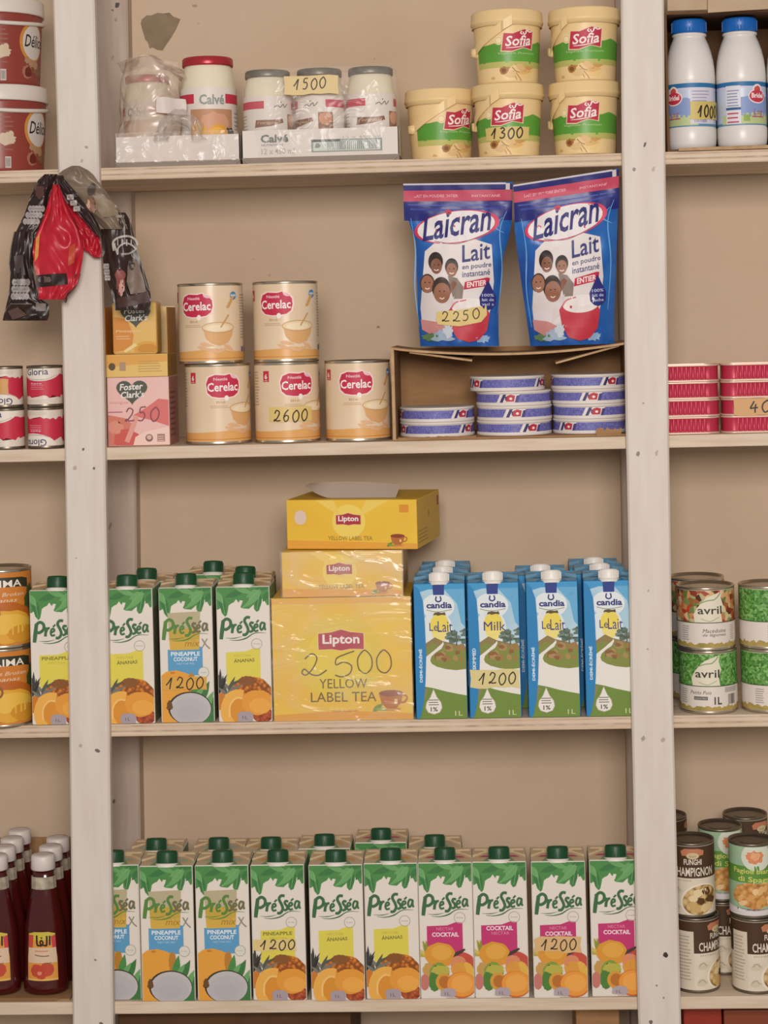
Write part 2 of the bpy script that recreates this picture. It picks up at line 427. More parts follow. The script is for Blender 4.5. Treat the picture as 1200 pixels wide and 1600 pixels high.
for k, (yl, ply) in enumerate(((250, 1), (690, 0), (1126, 1), (1562, 0))):
    ll = at({0: 122, 1: 131, 2: 139, 3: 144}[k], yl+8, 0).x; rr = at({0: 1006, 1: 1012, 2: 1019, 3: 1030}[k], yl, 0).x
    board(ll, rr, k, ply)
    board(at(-160, yl, 0).x, ll-.0006, k, ply)
    board(rr+.0006, at(1340, yl, 0).x, k, ply)
# ------------------------------------------------------------------ price labels
def tag_part(parent, mp, x0, y0, x1, y1, text, label, hx=None, hh=None, du=None, dv=None, mat=None, pen=1.5, rag=3, seed=1, rise=0.0, l=9):
    """a slip of yellow paper tape with a handwritten price"""
    r = random.Random(seed); a = Art(); n = 6
    top = [(x1-(x1-x0)*i/n, y1+r.uniform(-1, 1)*rag*.3) for i in range(n+1)]; bot = [(x0+(x1-x0)*i/n, y0+r.uniform(-1, 1)*rag*.3) for i in range(n+1)]
    mid = (y0+y1)/2
    a.poly(bot+[(x1-rag*.25, mid)]+top+[(x0+rag*.25, mid)], mat or TAGM, l)
    hx = hx or (x0+5, y0+4, x1-5, y1-4)
    a.hand(text, hx[0], hx[1], hx[2]-hx[0], hx[3]-hx[1], '#33291c', l+1, pen, rise)
    mb = MB(); mb.art(a, mp, du=du, dv=dv); o = mb.build('price_tag', parent); o['label'] = label
    return o
TAGM = nodes_mat('yellow_tape', [(.2, '#d8bd72'), (.8, '#e3cd8c')], freq=50, rough=.55)

# ------------------------------------------------------------------ juice cartons
CW, CH, CD = 85.0, 213.0, 72.0
GREENCAP = M('#1d4a2c', .42); LEAFA = '#4c8a47'; LEAFB = '#3c7840'; LEAFC = '#6aa562'
WORD = '#3d6b40'
def word_pressea(a, m1=WORD, m2=WORD, l=4):
    a.stroke([(7, 133), (8.5, 145), (11, 163)], 6.48, m1, l, taper=.15)
    a.stroke([(9, 160), (16, 165.5), (22, 162), (22, 154), (16, 149), (12, 149)], 4.80, m1, l)
    a.stroke([(24.5, 142.5), (25.6, 150), (27.5, 157)], 4.48, m1, l); a.stroke([(26.5, 151), (29, 155.5), (32, 155.5)], 3.64, m1, l)
    def e(x, y, m):
        a.stroke([(x, y+6), (x+5.4, y+8.6), (x+4.6, y+12), (x+1.6, y+11.4), (x-.2, y+6), (x+1.6, y+1.2), (x+6.6, y+2.4)], 3.22, m, l)
        a.stroke([(x+3.6, y+15), (x+7.6, y+19)], 2.80, m, l, smooth=False)
    e(33.5, 142.5, m1)
    a.stroke([(53.5, 167), (48, 167.5), (44.6, 162), (48.6, 153), (50, 146), (46, 140), (41, 140)], 4.48, m1, l)
    a.stroke([(59, 158), (55, 159), (53.4, 155.5), (56.6, 151), (57, 146), (52, 144)], 3.92, m2, l)
    e(59.5, 144, m2)
    a.stroke([(76, 157.5), (71.5, 158.5), (69, 152), (71, 147), (74.6, 151), (76.4, 158), (76, 151), (77.6, 146.5)], 3.36, m2, l)
    a.stroke([(20, 132), (32, 131), (46, 134), (60, 142), (78, 142)], 2.10, m1, l, taper=.8)
    a.stroke([(14, 135), (28, 134.5), (40, 137)], 1.40, m1, l, taper=.8)
def foliage(a):
    pts = [(0, 217), (85, 217), (85, 188), (81, 186), (78, 192), (73, 197), (72, 190), (68, 178), (63.5, 176), (60, 181), (60, 188), (52, 181), (42, 182), (38.5, 184), (41, 189), (45, 194), (38, 195), (36, 191), (32, 197), (28.5, 192), (24, 190), (20, 187), (19, 181), (17, 172), (14, 169), (9, 175), (7, 183), (2, 180), (0, 184)]
    a.poly(pts, LEAFA, 2)
    for x0, y0, x1, y1, w_, c in [(6, 205, 15, 170, 11, LEAFB), (70, 205, 64, 177, 10, LEAFB), (72, 214, 41, 182, 17, LEAFC), (44, 210, 14, 200, 10, LEAFB), (84, 208, 74, 192, 9, LEAFB), (30, 216, 60, 205, 9, LEAFC), (0, 210, 12, 190, 10, LEAFC), (52, 200, 40, 184, 8, LEAFA), (86, 216, 62, 212, 8, LEAFB)]:
        a.leaf(x0, y0, x1, y1, w_, c, 3)
    for p in ([(70, 213), (56, 198), (43, 184)], [(8, 204), (14, 173)], [(69, 203), (64.5, 180)]): a.stroke(p, .7, '#86b77c', 4)
def stamp(a, x, y, r, fill=None):
    if fill: a.ell(x, y, r, r, fill, 5)
    a.ring(x, y, r, .9, '#a7a29a', 6); a.text('NECTAR' if 0 else 'fruits', x-r*.6, y-1, r*1.2, 2.4, '#a7a29a', 6)
def wavypanel(a, x0, x1, y0, y1, m, l=3, rise=5):
    a.poly([(x0, y0), (x1, y0+2), (x1, y1+rise), (x1-10, y1+rise+1), ((x0+x1)/2+4, y1+1), (x0+(x1-x0)*.3, y1+.5), (x0, y1)], m, l)
def art_pineapple(word):
    a = Art(); foliage(a); word_pressea(a); stamp(a, 63, 125, 8.3)
    wavypanel(a, 14, 68, 60, 112, '#dccf52')
    if word == 'ANANAS':
        a.text('NECTAR', 27, 104.5, 26, 4, '#c2b24c', 5); a.text('ÁNANAS', 26, 95, 33, 7, '#7d7a34', 5, bold=.02, skew=.05)
    else:
        a.text('PINEAPPLE', 18, 104, 46, 5.6, '#7d7a34', 5, bold=.02, skew=.02); a.text('NECTAR', 28, 98, 28, 3.4, '#c2b24c', 5)
    r = random.Random(5)
    a.blob(53, 48, 32, 24, PINE, 4, 2, .03); a.blob(46, 66, 14, 8, '#8a5626', 4, 7, .1); a.blob(70, 12, 16, 13, nodes_mat('pineapple_red_print', [(0, '#c9622e'), (1, '#7d2f1a')], tex='vdist', freq=210), 5, 4, .06)
    a.blob(62, 31, 25, 20, '#e29a37', 6, 5, .03); a.blob(66, 26, 17, 12, '#eaa848', 7, 6, .05)
    for i in range(15):
        x = r.uniform(-3, 20); y = 58+r.uniform(-6, 6); an = math.radians(90+r.uniform(-62, 50)); L = r.uniform(16, 38)
        a.leaf(x, y-8, x+L*math.cos(an), y-8+L*math.sin(an), 5, ['#3a3a34', '#55584a', '#77776c', '#2c2c28'][i % 4], 6)
    a.poly([(0, 44), (6, 49), (14, 52), (10, 40), (4, 20), (0, 20)], '#c97a2c', 5)
    a.poly([(14, 0), (12, 30), (24, 44), (44, 46), (48, 30), (40, 0)], '#d9902f', 5); a.stroke([(40, 44), (30, 45), (19, 40), (12, 26), (12, 10), (20, -4)], 15, '#e9ae4e', 8); a.stroke([(38, 38), (30, 39), (23, 34), (18, 24), (18, 8)], 3, '#f0c272', 9)
    a.poly([(31, 0), (30, 13), (36, 17), (50, 16.5), (55, 12), (54, 1)], '#a99a9f', 10); a.text('1L', 38, 5, 8, 5, '#6c6068', 11)
    return a
def art_coconut():
    a = Art(); foliage(a); stamp(a, 69, 80, 8.4, '#dcd9cb')
    a.poly([(14, 176), (66, 178), (63, 118), (17, 116)], '#b9ae8b', 3); a.poly([(15, 150), (64.5, 151), (63, 117), (17, 116)], '#c3a545', 4); a.poly([(16, 132), (40, 130), (63, 134), (63, 117), (17, 116)], '#d3ac48', 5)
    word_pressea(a, '#59853c', '#6f6d4c', 6)
    a.text('mix', 40, 122, 24, 10, '#a8802f', 7, shear=.3); a.stroke([(68, 134), (74, 124), (80, 118)], 2, '#8c877c', 7); a.stroke([(76, 134), (68, 120)], 1.6, '#8c877c', 7)
    wavypanel(a, 13, 68, 74, 117, '#5b9cc4', 3, 4)
    a.text('PINEAPPLE', 18, 107, 46, 6.6, '#e8eef0', 5, bold=.025); a.text('COCONUT', 22, 98.5, 38, 6.6, '#e8eef0', 5, bold=.025); a.text('NECTAR MIX', 27, 93, 28, 3, '#b9d3df', 5)
    a.poly([(2, 0), (2, 76), (10, 82), (26, 84), (40, 80), (52, 74), (56, 62), (54, 40), (50, 0)], '#e3a03c', 4)
    a.ell(20, 80, 4, 2, '#c98126', 5); a.blob(50, 62, 6, 18, '#b9802f', 5, 3, .1)
    for x0, y0, x1, y1, w_, c in [(52, 36, 60, 74, 12, LEAFA), (60, 30, 78, 66, 13, LEAFB), (70, 20, 84, 50, 10, LEAFC), (56, 40, 70, 60, 8, LEAFC)]: a.leaf(x0, y0, x1, y1, w_, c, 5)
    a.poly([(66, 0), (85, 0), (85, 40), (72, 36)], LEAFB, 4)
    a.ell(46, 23, 34.5, 26.5, '#3c3023', 6); a.ell(47, 22, 32.5, 25.5, '#bfbbb9', 7); a.ell(46, 19, 28, 21, '#b9b6b6', 8); a.ell(45, 15, 18, 12, '#b5b2b3', 9)
    a.blob(14, 28, 5, 7, '#6d4a22', 7, 4, .25)
    return a
def art_cocktail(first='NECTAR'):
    a = Art(); foliage(a); word_pressea(a); stamp(a, 64, 129, 8.6)
    wavypanel(a, 12, 68, 66, 116, '#c2356f', 3, 5)
    if first == 'NECTAR':
        a.text('NECTAR', 27, 109, 27, 5, '#dd86a6', 5, bold=.01); a.text('COCKTAIL', 20, 99, 42, 7, '#f0dfe2', 5, bold=.03)
    else:
        a.text('COCKTAIL', 20, 108, 42, 7, '#f0dfe2', 5, bold=.03); a.text('NECTAR', 28, 101, 28, 5, '#dd86a6', 5, bold=.01)
    r = random.Random(8)
    for i in range(9):
        an = math.radians(95+r.uniform(-10, 80)); a.leaf(12, 68, 12+26*math.cos(an), 70+24*math.sin(an), 5, ['#b9a63e', '#8d9038', '#cdbb62'][i % 3], 5)
    a.blob(32, 70, 24, 20, '#d99734', 6, 3, .04); a.blob(34, 74, 16, 12, '#e2a744', 7, 6, .05)
    a.blob(14, 46, 10, 12, '#c59a52', 6, 9, .1); a.blob(74, 54, 14, 20, '#c4503f', 6, 4, .05, rot=20); a.blob(60, 56, 12, 12, '#d98a62', 7, 5, .08); a.blob(64, 46, 16, 12, '#dc9a3e', 7, 15, .08); a.blob(78, 46, 6, 14, '#e2b04a', 8, 11, .1, rot=30)
    a.poly([(52, 66), (66, 73), (72, 78), (70, 80), (56, 74)], '#453a26', 9)
    a.blob(30, 40, 15, 18, '#7f9c3c', 8, 6, .06); a.blob(22, 28, 9, 16, '#4f7f36', 8, 12, .06); a.blob(32, 46, 14, 8, '#b9b04a', 9, 13, .15)
    a.blob(7, 27, 7, 13, '#c4786a', 8, 7, .05); a.ell(37, 27, 13, 14, '#d59a3a', 9); a.ell(38, 27, 9, 10, '#b8702a', 10)
    a.ell(64, 22, 24, 21, '#cc6a2b', 11); a.ell(64.5, 23, 22.5, 19.5, '#e6983c', 12); a.ell(65, 24, 17, 14, '#eca64c', 13)
    a.rect(0, 0, 40, 2, '#e6ded4', 3)
    a.poly([(31, 5), (32, 14), (40, 18), (54, 16), (56, 6), (50, 3)], '#b1a2a8', 14); a.text('1L', 38, 6, 8, 5, '#6c6068', 15)
    return a
CPAPER = M('#e4dbce', .42)
def carton_body(mb, W, H, D, rise, art, paper, side, topm, edge=None, finm=None):
    w, h, d = W*.0005, H*.001, D*.001
    mb.hexa([(-w, 0, 0), (w, 0, 0), (w, d, 0), (-w, d, 0), (-w, 0, h), (w, 0, h), (w, d, h+rise), (-w, d, h+rise)], paper, bev=.0022)
    mb.art(art, flat(W, 0.0), clip=(1.2, .6, W-1.2, H-1))
    for sx in (-1, 1):                                  # printed sides
        s = Art(); s.rect(1.5, 1.5, D-1.5, H-2, side, 1); s.rect(1.5, H-32, D-1.5, H-2, topm[1], 2)
        mb.art(s, lambda u, v, l, q=sx: (q*(w+l*EPS), u*.001, v*.001))
    z = lambda u, v, l: ((u-W/2)*.001, v*.001, h+rise*v/D+l*EPS+.0001)
    t = Art(); t.rect(1.5, 1.5, W-1.5, D-1.5, topm[0], 1); t.poly([(W*.2, 1.5), (W*.8, 1.5), (W*.72, 20), (W*.28, 20)], topm[1], 2); t.poly([(W*.12, 22), (W*.88, 22), (W*.8, 30), (W*.2, 30)], topm[2], 2)
    mb.art(t, z)
    for q in (-1, 1):                                   # folded ears at both sides of the top
        mb.hexa([(q*w*.985, d*.3, h+rise*.3), (q*w*.985, d*.95, h+rise*.95), (q*w*.55, d*.66, h+rise*.66), (q*w*.55, d*.6, h+rise*.6), (q*w*.98, d*.32, h+rise+.0012), (q*w*.98, d*.93, h+rise+.002), (q*w*.55, d*.67, h+rise+.0015), (q*w*.55, d*.61, h+rise+.0015)], topm[0])
def top_seam(parent, W, H, D, rise, m):
    w, h, d = W*.0005, H*.001, D*.001; mb = MB()
    mb.hexa([(-w*.96, d*.60, h+rise*.6), (w*.96, d*.60, h+rise*.6), (w*.96, d*.63, h+rise*.63), (-w*.96, d*.63, h+rise*.63), (-w*.9, d*.70, h+rise+.003), (w*.9, d*.70, h+rise+.003), (w*.9, d*.72, h+rise+.0035), (-w*.9, d*.72, h+rise+.0035)], m)
    return mb.build('top_seam', parent)
def make_cap(parent, r, hh, z, y, m, name='screw_cap', x=0.0, base=None, tilt=-.22):
    mb = MB(); rr = r
    mb.lathe([(rr*.97, .0015), (rr, .003), (rr*1.0, hh*.82), (rr*.94, hh*.97), (rr*.6, hh), (0, hh)], m, n=28)
    n = 26
    for i in range(n):                                  # grip ribs
        an = 2*math.pi*i/n; mb.box(-.0006, rr*.96, .003, .0006, rr*1.035, hh*.84, m, mat4=Matrix.Rotation(an, 4, 'Z'))
    o = mb.build(name, parent); o.location = (x, y, z); o.rotation_euler = (tilt, 0, 0)
    sb = MB(); sb.lathe([(rr*1.12, -.004), (rr*1.12, .0015), (rr*.95, .0018), (0, .0018)], base or m, n=28); sb.build('spout_base', o)
    return o
def make_juice(art, top2, label='', name='juice_carton'):
    t = thing(name, label, 'juice carton')
    sq = Art()
    for v, f, m, l in art.items: sq.items.append(([(q[0], q[1]*CH/217)+tuple(q[2:]) for q in v], f, m, l))
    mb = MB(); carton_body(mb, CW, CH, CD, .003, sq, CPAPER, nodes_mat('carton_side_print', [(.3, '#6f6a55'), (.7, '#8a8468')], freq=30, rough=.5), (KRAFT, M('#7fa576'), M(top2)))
    bo = mb.build('carton_body', t); top_seam(bo, CW, CH, CD, .003, KRAFT)
    make_cap(t, .0162, .021, CH*.001-.001, .013, GREENCAP, base=M('#e4ddd0'))
    return t
protos = {}
def juice(kind, label, px, pb, y, shelf=None, group='juice cartons on the shelves', up=0.0, rz=0.0, z=None):
    if z is None:
        loc = put(px, pb, y, shelf, up)
    if kind not in protos:
        art, top = {'ananas': (lambda: art_pineapple('ANANAS'), '#e0a24a'), 'pineapple': (lambda: art_pineapple('PINEAPPLE'), '#e0a24a'), 'coconut': (art_coconut, '#9fbfb0'),
                    'cocktail': (art_cocktail, '#c2496f'), 'cocktail2': (lambda: art_cocktail('COCKTAIL'), '#c2496f')}[kind]
        protos[kind] = make_juice(art(), top); t = protos[kind]; t.location = loc; t.rotation_euler = (0, 0, rz); t['label'] = label; t['group'] = group
        return t
    return dup(protos[kind], label, loc, rz, group)
fm = flat(CW, 0.0)
# bottom shelf, front row (centre px of the base, base px, depth, kind, turn)
J = 'juice carton on the bottom shelf'
juice('coconut', 'pineapple coconut juice carton half hidden by the left post, bottom shelf', 180, 1567, .010, 3)
juice('coconut', 'pineapple coconut juice carton second from the left post on the bottom shelf', 264, 1565, .002, 3)
juice('coconut', 'pineapple coconut juice carton beside the priced pineapple carton on the bottom shelf', 351, 1565, .002, 3)
c = juice('pineapple', 'pineapple juice carton with price slip 1200 across its yellow panel, bottom shelf', 438, 1566, .001, 3)
tag_part(c, fm, 1.5, 79, 70, 96, '1200', 'yellow price tag reading 1200', hx=(12, 80, 70, 95), pen=1.7, rag=4, l=12)
juice('ananas', 'lower set pineapple juice carton right of the priced pineapple carton, bottom shelf', 529, 1567, -.003, 3)
juice('ananas', 'pineapple juice carton left of the first pink panel cocktail carton, bottom shelf', 615, 1563, .002, 3)
juice('cocktail', 'cocktail juice carton next to the pineapple cartons, leftmost with pink panel', 700, 1562, .002, 3)
juice('cocktail2', 'cocktail juice carton whose pink panel has its big word on top', 785, 1561, .003, 3)
c = juice('cocktail', 'cocktail juice carton with price slip across its pink panel', 877, 1561, .001, 3)
tag_part(c, fm, 1.5, 72, 76, 95, '1200', 'tan price tag reading 1200', hx=(12, 75, 70, 92), pen=1.7, rag=9, seed=5, l=16, mat=M('#d9b27a'))
juice('cocktail', 'cocktail juice carton cut off by the right post, bottom shelf', 968, 1560, .0055, 3)
BH = 'juice carton tops showing behind the bottom row'
for px, kind, y, lab in [(247, 'coconut', .0775, 'juice carton cap showing behind the gap of the first two coconut cartons'), (345, 'coconut', .0775, 'juice carton cap showing behind the third coconut carton'), (427, 'pineapple', .0765, 'juice carton cap showing behind the priced pineapple carton'),
                         (511, 'ananas', .09, 'juice carton cap showing behind the lower set pineapple carton'), (600, 'cocktail', .122, 'juice carton cap standing highest behind the pineapple cartons'), (684, 'coconut', .0775, 'juice carton cap showing behind the leftmost pink panel carton')]:
    juice(kind, lab, px, 1530, y, 3, BH)
# third shelf
juice('pineapple', 'pineapple juice carton left of the left post on the third shelf', 92, 1134, .003, 2)
juice('ananas', 'pineapple juice carton directly right of the left post on the third shelf', 201, 1133, .003, 2)
c = juice('coconut', 'pineapple coconut juice carton with price slip 1200 on the third shelf', 294, 1131, .006, 2)
tag_part(c, fm, 3, 52, 74, 72, '1200', 'yellow price tag reading 1200', hx=(8, 53, 71, 71), pen=1.7, l=12, mat=M('#d8a446'))
juice('ananas', 'pineapple juice carton left of the tea boxes on the third shelf', 384, 1131, .003, 2)
juice('pineapple', 'juice carton whose dark cap stands highest behind the coconut carton, third shelf', 337, 1120, .158, 2, 'juice cartons behind the third shelf front row', up=.0)
juice('ananas', 'juice carton behind the gap of the two left cartons, third shelf', 232, 1120, .082, 2, 'juice cartons behind the third shelf front row')
juice('ananas', 'juice carton right behind the carton beside the tea boxes', 387, 1120, .08, 2, 'juice cartons behind the third shelf front row')

# ------------------------------------------------------------------ milk cartons
MW, MH, MD = 81.0, 212.0, 72.0
BLUE = '#1f7fb8'
def art_milk(word):
    a = Art(); SK = nodes_mat('sky_print', [(.2, '#8fc0d8'), (.8, '#cfdfe4')], freq=9)
    a.rect(0, 0, 81, 212, SK, 1)
    a.poly([(0, 213), (82, 213), (82, 150), (76, 176), (66, 192), (50, 203), (24, 203), (0, 196)], '#3a96c8', 2)
    a.poly([(48, 203), (82, 203), (82, 140), (74, 150), (68, 180)], '#62aad0', 2)
    a.ell(38, 176, 26, 20, '#dfe6e6', 3); a.ell(36, 140, 24, 30, '#dde4e2', 3)
    a.poly([(30, 213), (49, 213), (48, 194), (31, 194)], '#243a86', 4)
    for i, (dx, c) in enumerate([(0, '#2a2f73')]):
        a.stroke([(36, 192), (35, 186), (39, 183.5), (43, 186), (42, 192)], 2.2, c, 5)
        a.text('candia', 20, 173, 40, 9.5 if 0 else 10, c, 5, bold=.035)
    a.stroke([(20, 171), (38, 167.5), (60, 171)], 1.0, '#8f8a52', 5)
    a.poly([(30, 162), (34, 163), (38, 161.6), (44, 163), (50, 162), (49, 167), (44, 166), (38, 167), (32, 166)], '#5c4c2c', 5)
    a.ell(40, 146, 15, 19, '#e8d357', 4)
    for p in ((36, 126), (42, 122), (48, 130)): a.ell(p[0], p[1]+6, 8, 5, '#eadb80', 4)
    if word == 'Milk': a.text('Milk', 25, 137, 34, 14, '#33357c', 6)
    else: a.text('Le', 24, 138, 13, 12.5, '#33357c', 6); a.text('Lait', 37, 136, 23, 17, '#33357c', 6)
    a.poly([(14, 116), (26, 124), (32, 128), (44, 122), (60, 118), (82, 112), (82, 60), (14, 60)], '#8d7a48', 4); a.poly([(10, 108), (28, 118), (50, 112), (82, 108), (82, 60), (10, 60)], '#7f8a3c', 5)
    r = random.Random(4)
    for i in range(16): a.blob(r.uniform(52, 82), r.uniform(118, 142), r.uniform(3, 7), r.uniform(2, 4), ['#5d7263', '#74877a', '#4b5f4e'][i % 3], 5, i, .3, 10)
    a.stroke([(66, 134), (66, 110)], 2, '#5d5a44', 5)
    for i in range(12): a.blob(r.uniform(38, 76), r.uniform(92, 112), r.uniform(4, 8), r.uniform(3, 6), ['#9a7a42', '#8a5f33', '#a88a55'][i % 3], 6, i+30, .3, 10)
    a.poly([(43, 118), (45, 121), (46, 117), (42, 110), (34, 105), (26, 98), (24, 92), (26, 87), (34, 82), (48, 78), (64, 76), (82, 78), (82, 36), (66, 39), (48, 43), (30, 48), (12, 52), (12, 86), (18, 98), (30, 107)], '#e6e2d8', 7)
    a.poly([(0, 0), (82, 0), (82, 36), (66, 39), (48, 43), (30, 48), (8, 52), (0, 52)], '#6f8a34', 7); a.poly([(10, 52), (20, 46), (14, 30), (8, 20)], '#8a8358', 8)
    drop = [(28, 46), (33, 34), (39, 26), (40.5, 18), (37, 11), (28, 8), (19, 11), (15.5, 18), (17, 26), (23, 34)]
    a.poly([(28+(x-28)*1.08, 20+(y-20)*1.08) for x, y in drop], '#a9a58c', 9); a.poly(drop, '#e8e3d8', 10)
    a.text('1%', 23, 12, 11, 7, '#4a4a3c', 11, bold=.02); a.lines(20, 22, 37, 33, 3, '#6d6a58', 11)
    a.text('1L', 61, 5, 12, 7.5, '#cfd3a6', 9)
    a.poly([(0, 0), (4, 0), (8, 6), (13, 30), (16, 60), (18, 100), (17, 150), (15, 185), (9, 203), (4, 208), (0, 210)], BLUE, 12)
    vs = Art(); vs.text('SEMI-SKIMMED' if word == 'Milk' else 'DEMI-ÉCRÉMÉ', 0, 0, 52, 5.4, '#d5e6ee', 13, bold=.03)
    for v, f, m, l in vs.items: a.items.append(([(11.5-q[1], 58+q[0]) for q in v], f, m, l))
    return a
WHITECAP = M('#e9e4db', .4)
def make_milk(word):
    t = thing('milk_carton', '', 'milk carton')
    mb = MB(); carton_body(mb, MW, MH, MD, .006, art_milk(word), M('#2e87bd', .4), M('#1b5f9c', .42), (M('#7aa9c4', .45), M('#2f86ba', .45), M('#2b6f9f', .45)))
    bo = mb.build('carton_body', t); top_seam(bo, MW, MH, MD, .006, M('#5f93b4', .45))
    make_cap(t, .0155, .0165, MH*.001-.001, .013, WHITECAP)
    return t
mp_ = {}
def milk(word, label, px, pb, y, group='blue milk cartons on the third shelf', rz=0.0):
    loc = put(px, pb, y, 2)
    if word not in mp_:
        mp_[word] = make_milk(word); t = mp_[word]; t.location = loc; t['label'] = label; t['group'] = group; t.rotation_euler = (0, 0, rz)
        return t
    return dup(mp_[word], label, loc, rz, group)
milk('Le Lait', 'blue milk carton touching the large tea box', 691, 1124, .003)
c = milk('Milk', 'blue milk carton with yellow price slip 1200', 775, 1124, .003)
tag_part(c, flat(MW, 0), 1.5, 48, 79, 76, '1200', 'yellow price tag reading 1200', hx=(14, 53, 75, 71), pen=1.8, l=14, mat=M('#d9c98c'), rag=6)
milk('Le Lait', 'blue milk carton third from the tea boxes', 867, 1123, .003)
milk('Le Lait', 'blue milk carton beside the right post, partly hidden by it', 957, 1122, .003)
for px, y, lab in [(697, .0775, 'blue milk carton directly behind the one touching the large tea box'), (701, .152, 'rearmost blue milk carton behind the one touching the large tea box'), (850, .0775, 'blue milk carton behind the third from the tea boxes, cap mostly hidden'),
                   (943, .0775, 'blue milk carton directly behind the one beside the right post'), (934, .152, 'rearmost blue milk carton near the right post')]:
    milk('Le Lait', lab, px, 1115, y, 'blue milk cartons behind the front row')

# ------------------------------------------------------------------ tea boxes
TEAY = nodes_mat('tea_yellow', [(.2, '#e2b034'), (.55, '#e9c140'), (.85, '#efcf5a')], freq=7, detail=2, rough=.4)
def art_tea(W, H, big, word2=True):
    a = Art(); a.rect(0, 0, W, H, TEAY, 1)
    cx = W*(.49 if big else .48)
    if big:
        a.ell(W*.48, H*.52, 70, 66, '#e0c23c', 2); a.ell(W*.48, H*.52, 52, 48, '#e2c944', 3)
        a.poly([(0, 0), (W, 0), (W, 10), (W*.5, 16), (0, 10)], '#dd9c2e', 2); a.poly([(0, H), (W, H), (W, H-8), (0, H-8)], '#e3ab42', 2)
        k, lx, ly = 1.0, 73, 112
    else:
        a.ell(cx, H*.56, 27, 27, '#ecd060', 2); a.poly([(0, 0), (W, 0), (W, 9), (0, 14)], '#e0a23a', 2)
        a.poly([(W*.22, H), (W*.36, H), (W*.44, H*.62)], '#ecca5e', 2); a.poly([(W*.62, H), (W*.8, H), (W*.54, H*.62)], '#ecca5e', 2)
        k, lx, ly = .57, cx-20.5, H*.50
    if big: lw, lh = 71, 31
    else: lw, lh = 40, 18
    sh_ = [(lx, ly), (lx+lw*.3, ly+lh*.02), (lx+lw*.5, ly-lh*.06), (lx+lw*.7, ly+lh*.02), (lx+lw, ly), (lx+lw, ly+lh*.8), (lx+lw*.72, ly+lh*.86), (lx+lw*.5, ly+lh), (lx+lw*.28, ly+lh*.86), (lx, ly+lh*.8)]
    a.poly([(lx+lw/2+(x-lx-lw/2)*1.05, ly+lh*.45+(y-ly-lh*.45)*1.1) for x, y in sh_], '#e9c97a', 4); a.poly(sh_, '#a8323c' if not big else '#b03a4a', 5)
    a.text('Lipton', lx+lw*.09, ly+lh*.14, lw*.82, lh*.62, '#f0e4de', 6, bold=.028)
    if big:
        a.text('YELLOW', 73, 51, 75, 15, '#6a5518', 6, bold=.0); a.text('LABEL TEA', 59, 30, 103, 15, '#6a5518', 6, bold=.0); a.text('SPECIAL BLEND 100', 92, 14, 40, 3, '#a9842a', 5)
        x, y, s = 186, 20, 1.0
    else:
        a.text('YELLOW LABEL TEA', cx-34, H*.18, 72, 6.5, '#8d7430', 6); x, y, s = W-31, H*.1, .6
    a.poly([(x-20*s, y+22*s), (x+18*s, y+22*s), (x+14*s, y+6*s), (x+6*s, y-2*s), (x-8*s, y-2*s), (x-16*s, y+6*s)], '#b4692c', 5); a.ell(x-1*s, y+22*s, 19*s, 5*s, '#8a3d1e', 6)
    a.stroke([(x+17*s, y+20*s), (x+24*s, y+16*s), (x+20*s, y+8*s), (x+12*s, y+8*s)], 3*s, '#b4692c', 5)
    a.ell(x-2*s, y-3*s, 16*s, 3*s, '#c98d3a', 4); a.rect(x+4*s, y+6*s, x+9*s, y+13*s, '#e6c98f', 7); a.leaf(x-30*s, y-6*s, x-14*s, y+6*s, 8*s, '#6f8a34', 6); a.leaf(x-26*s, y-2*s, x-6*s, y-4*s, 5*s, '#8a9a3c', 6)
    return a
def tea_box(name, label, loc, rz, W, H, D, art, film=0.0, holes=False, hand=None):
    t = thing(name, label, 'tea box', loc, rz, 'yellow tea boxes')
    mb = MB(); w, h, d = W*.0005, H*.001, D*.001
    mb.box(-w, 0, 0, w, d, h, TEAY, bev=.0012)
    mb.art(art, flat(W, 0), clip=(.8, .8, W-.8, H-.8))
    s = Art(); s.rect(2, 2, D-2, H-2, M('#d6a93a', .45), 1); s.rect(D-22, H-24, D-8, H-8, '#a8473a', 2); s.ell(D*.5, H*.62, 4, 6, '#a9842a', 2); s.lines(8, 8, D*.5, H*.4, 4, '#b08a30', 2)
    mb.art(s, lambda u, v, l: (w+l*EPS, u*.001, v*.001))
    mb.build('box_body', t)
    if film:
        f = MB(); r = random.Random(int(W)); e = .0016
        def sheet(fn): f.grid(fn, 16, 12, film_mat('crinkled_film_%d' % (film*100), film*1.1, '#fff6e6', .14, .75, 11, (1, 1, 2.6), .9))
        nz = lambda p: p+Vector((0, -.0014*abs(mnoise.noise(p*40)), 0))
        sheet(lambda u, v: nz(Vector((-w-e+(2*w+2*e)*u, -e-.0022, h*v+e*v))))
        sheet(lambda u, v: Vector((w+e+.0006, -e+d*u, h*v+e*v))); sheet(lambda u, v: Vector((-w-e, d-d*u-e, h*v+e*v)))
        f.build('plastic_wrap', t)['label'] = 'clear crinkled plastic wrap'
    return t
ab = art_tea(219, 192, True)
ab.stroke([(51, 98), (62, 106), (70, 99), (64, 84), (53, 73), (46, 76), (50, 82), (60, 74), (72, 72), (85, 80)], 1.9, '#5a4a24', 8)
ab.stroke([(129, 109), (114, 104), (101, 98), (100, 88), (112, 92), (124, 86), (121, 74), (108, 69), (98, 72)], 1.9, '#5a4a24', 8)
for zx in (0, 30): ab.stroke([(141+zx, 108), (134+zx, 96), (136+zx, 80), (147+zx, 74), (156+zx, 84), (155+zx, 100), (146+zx, 110), (140+zx, 106)], 1.9, '#5a4a24', 8)
bl = put(537, 1130, .001, 2)
tea_box('tea_box', 'large film wrapped yellow tea box with 2500 written on it', bl, .0, 219, 193, 165, ab, .10)
ml = put(535.5, 935, .006); ml.z = bl.z+.1937; ml.y = .006
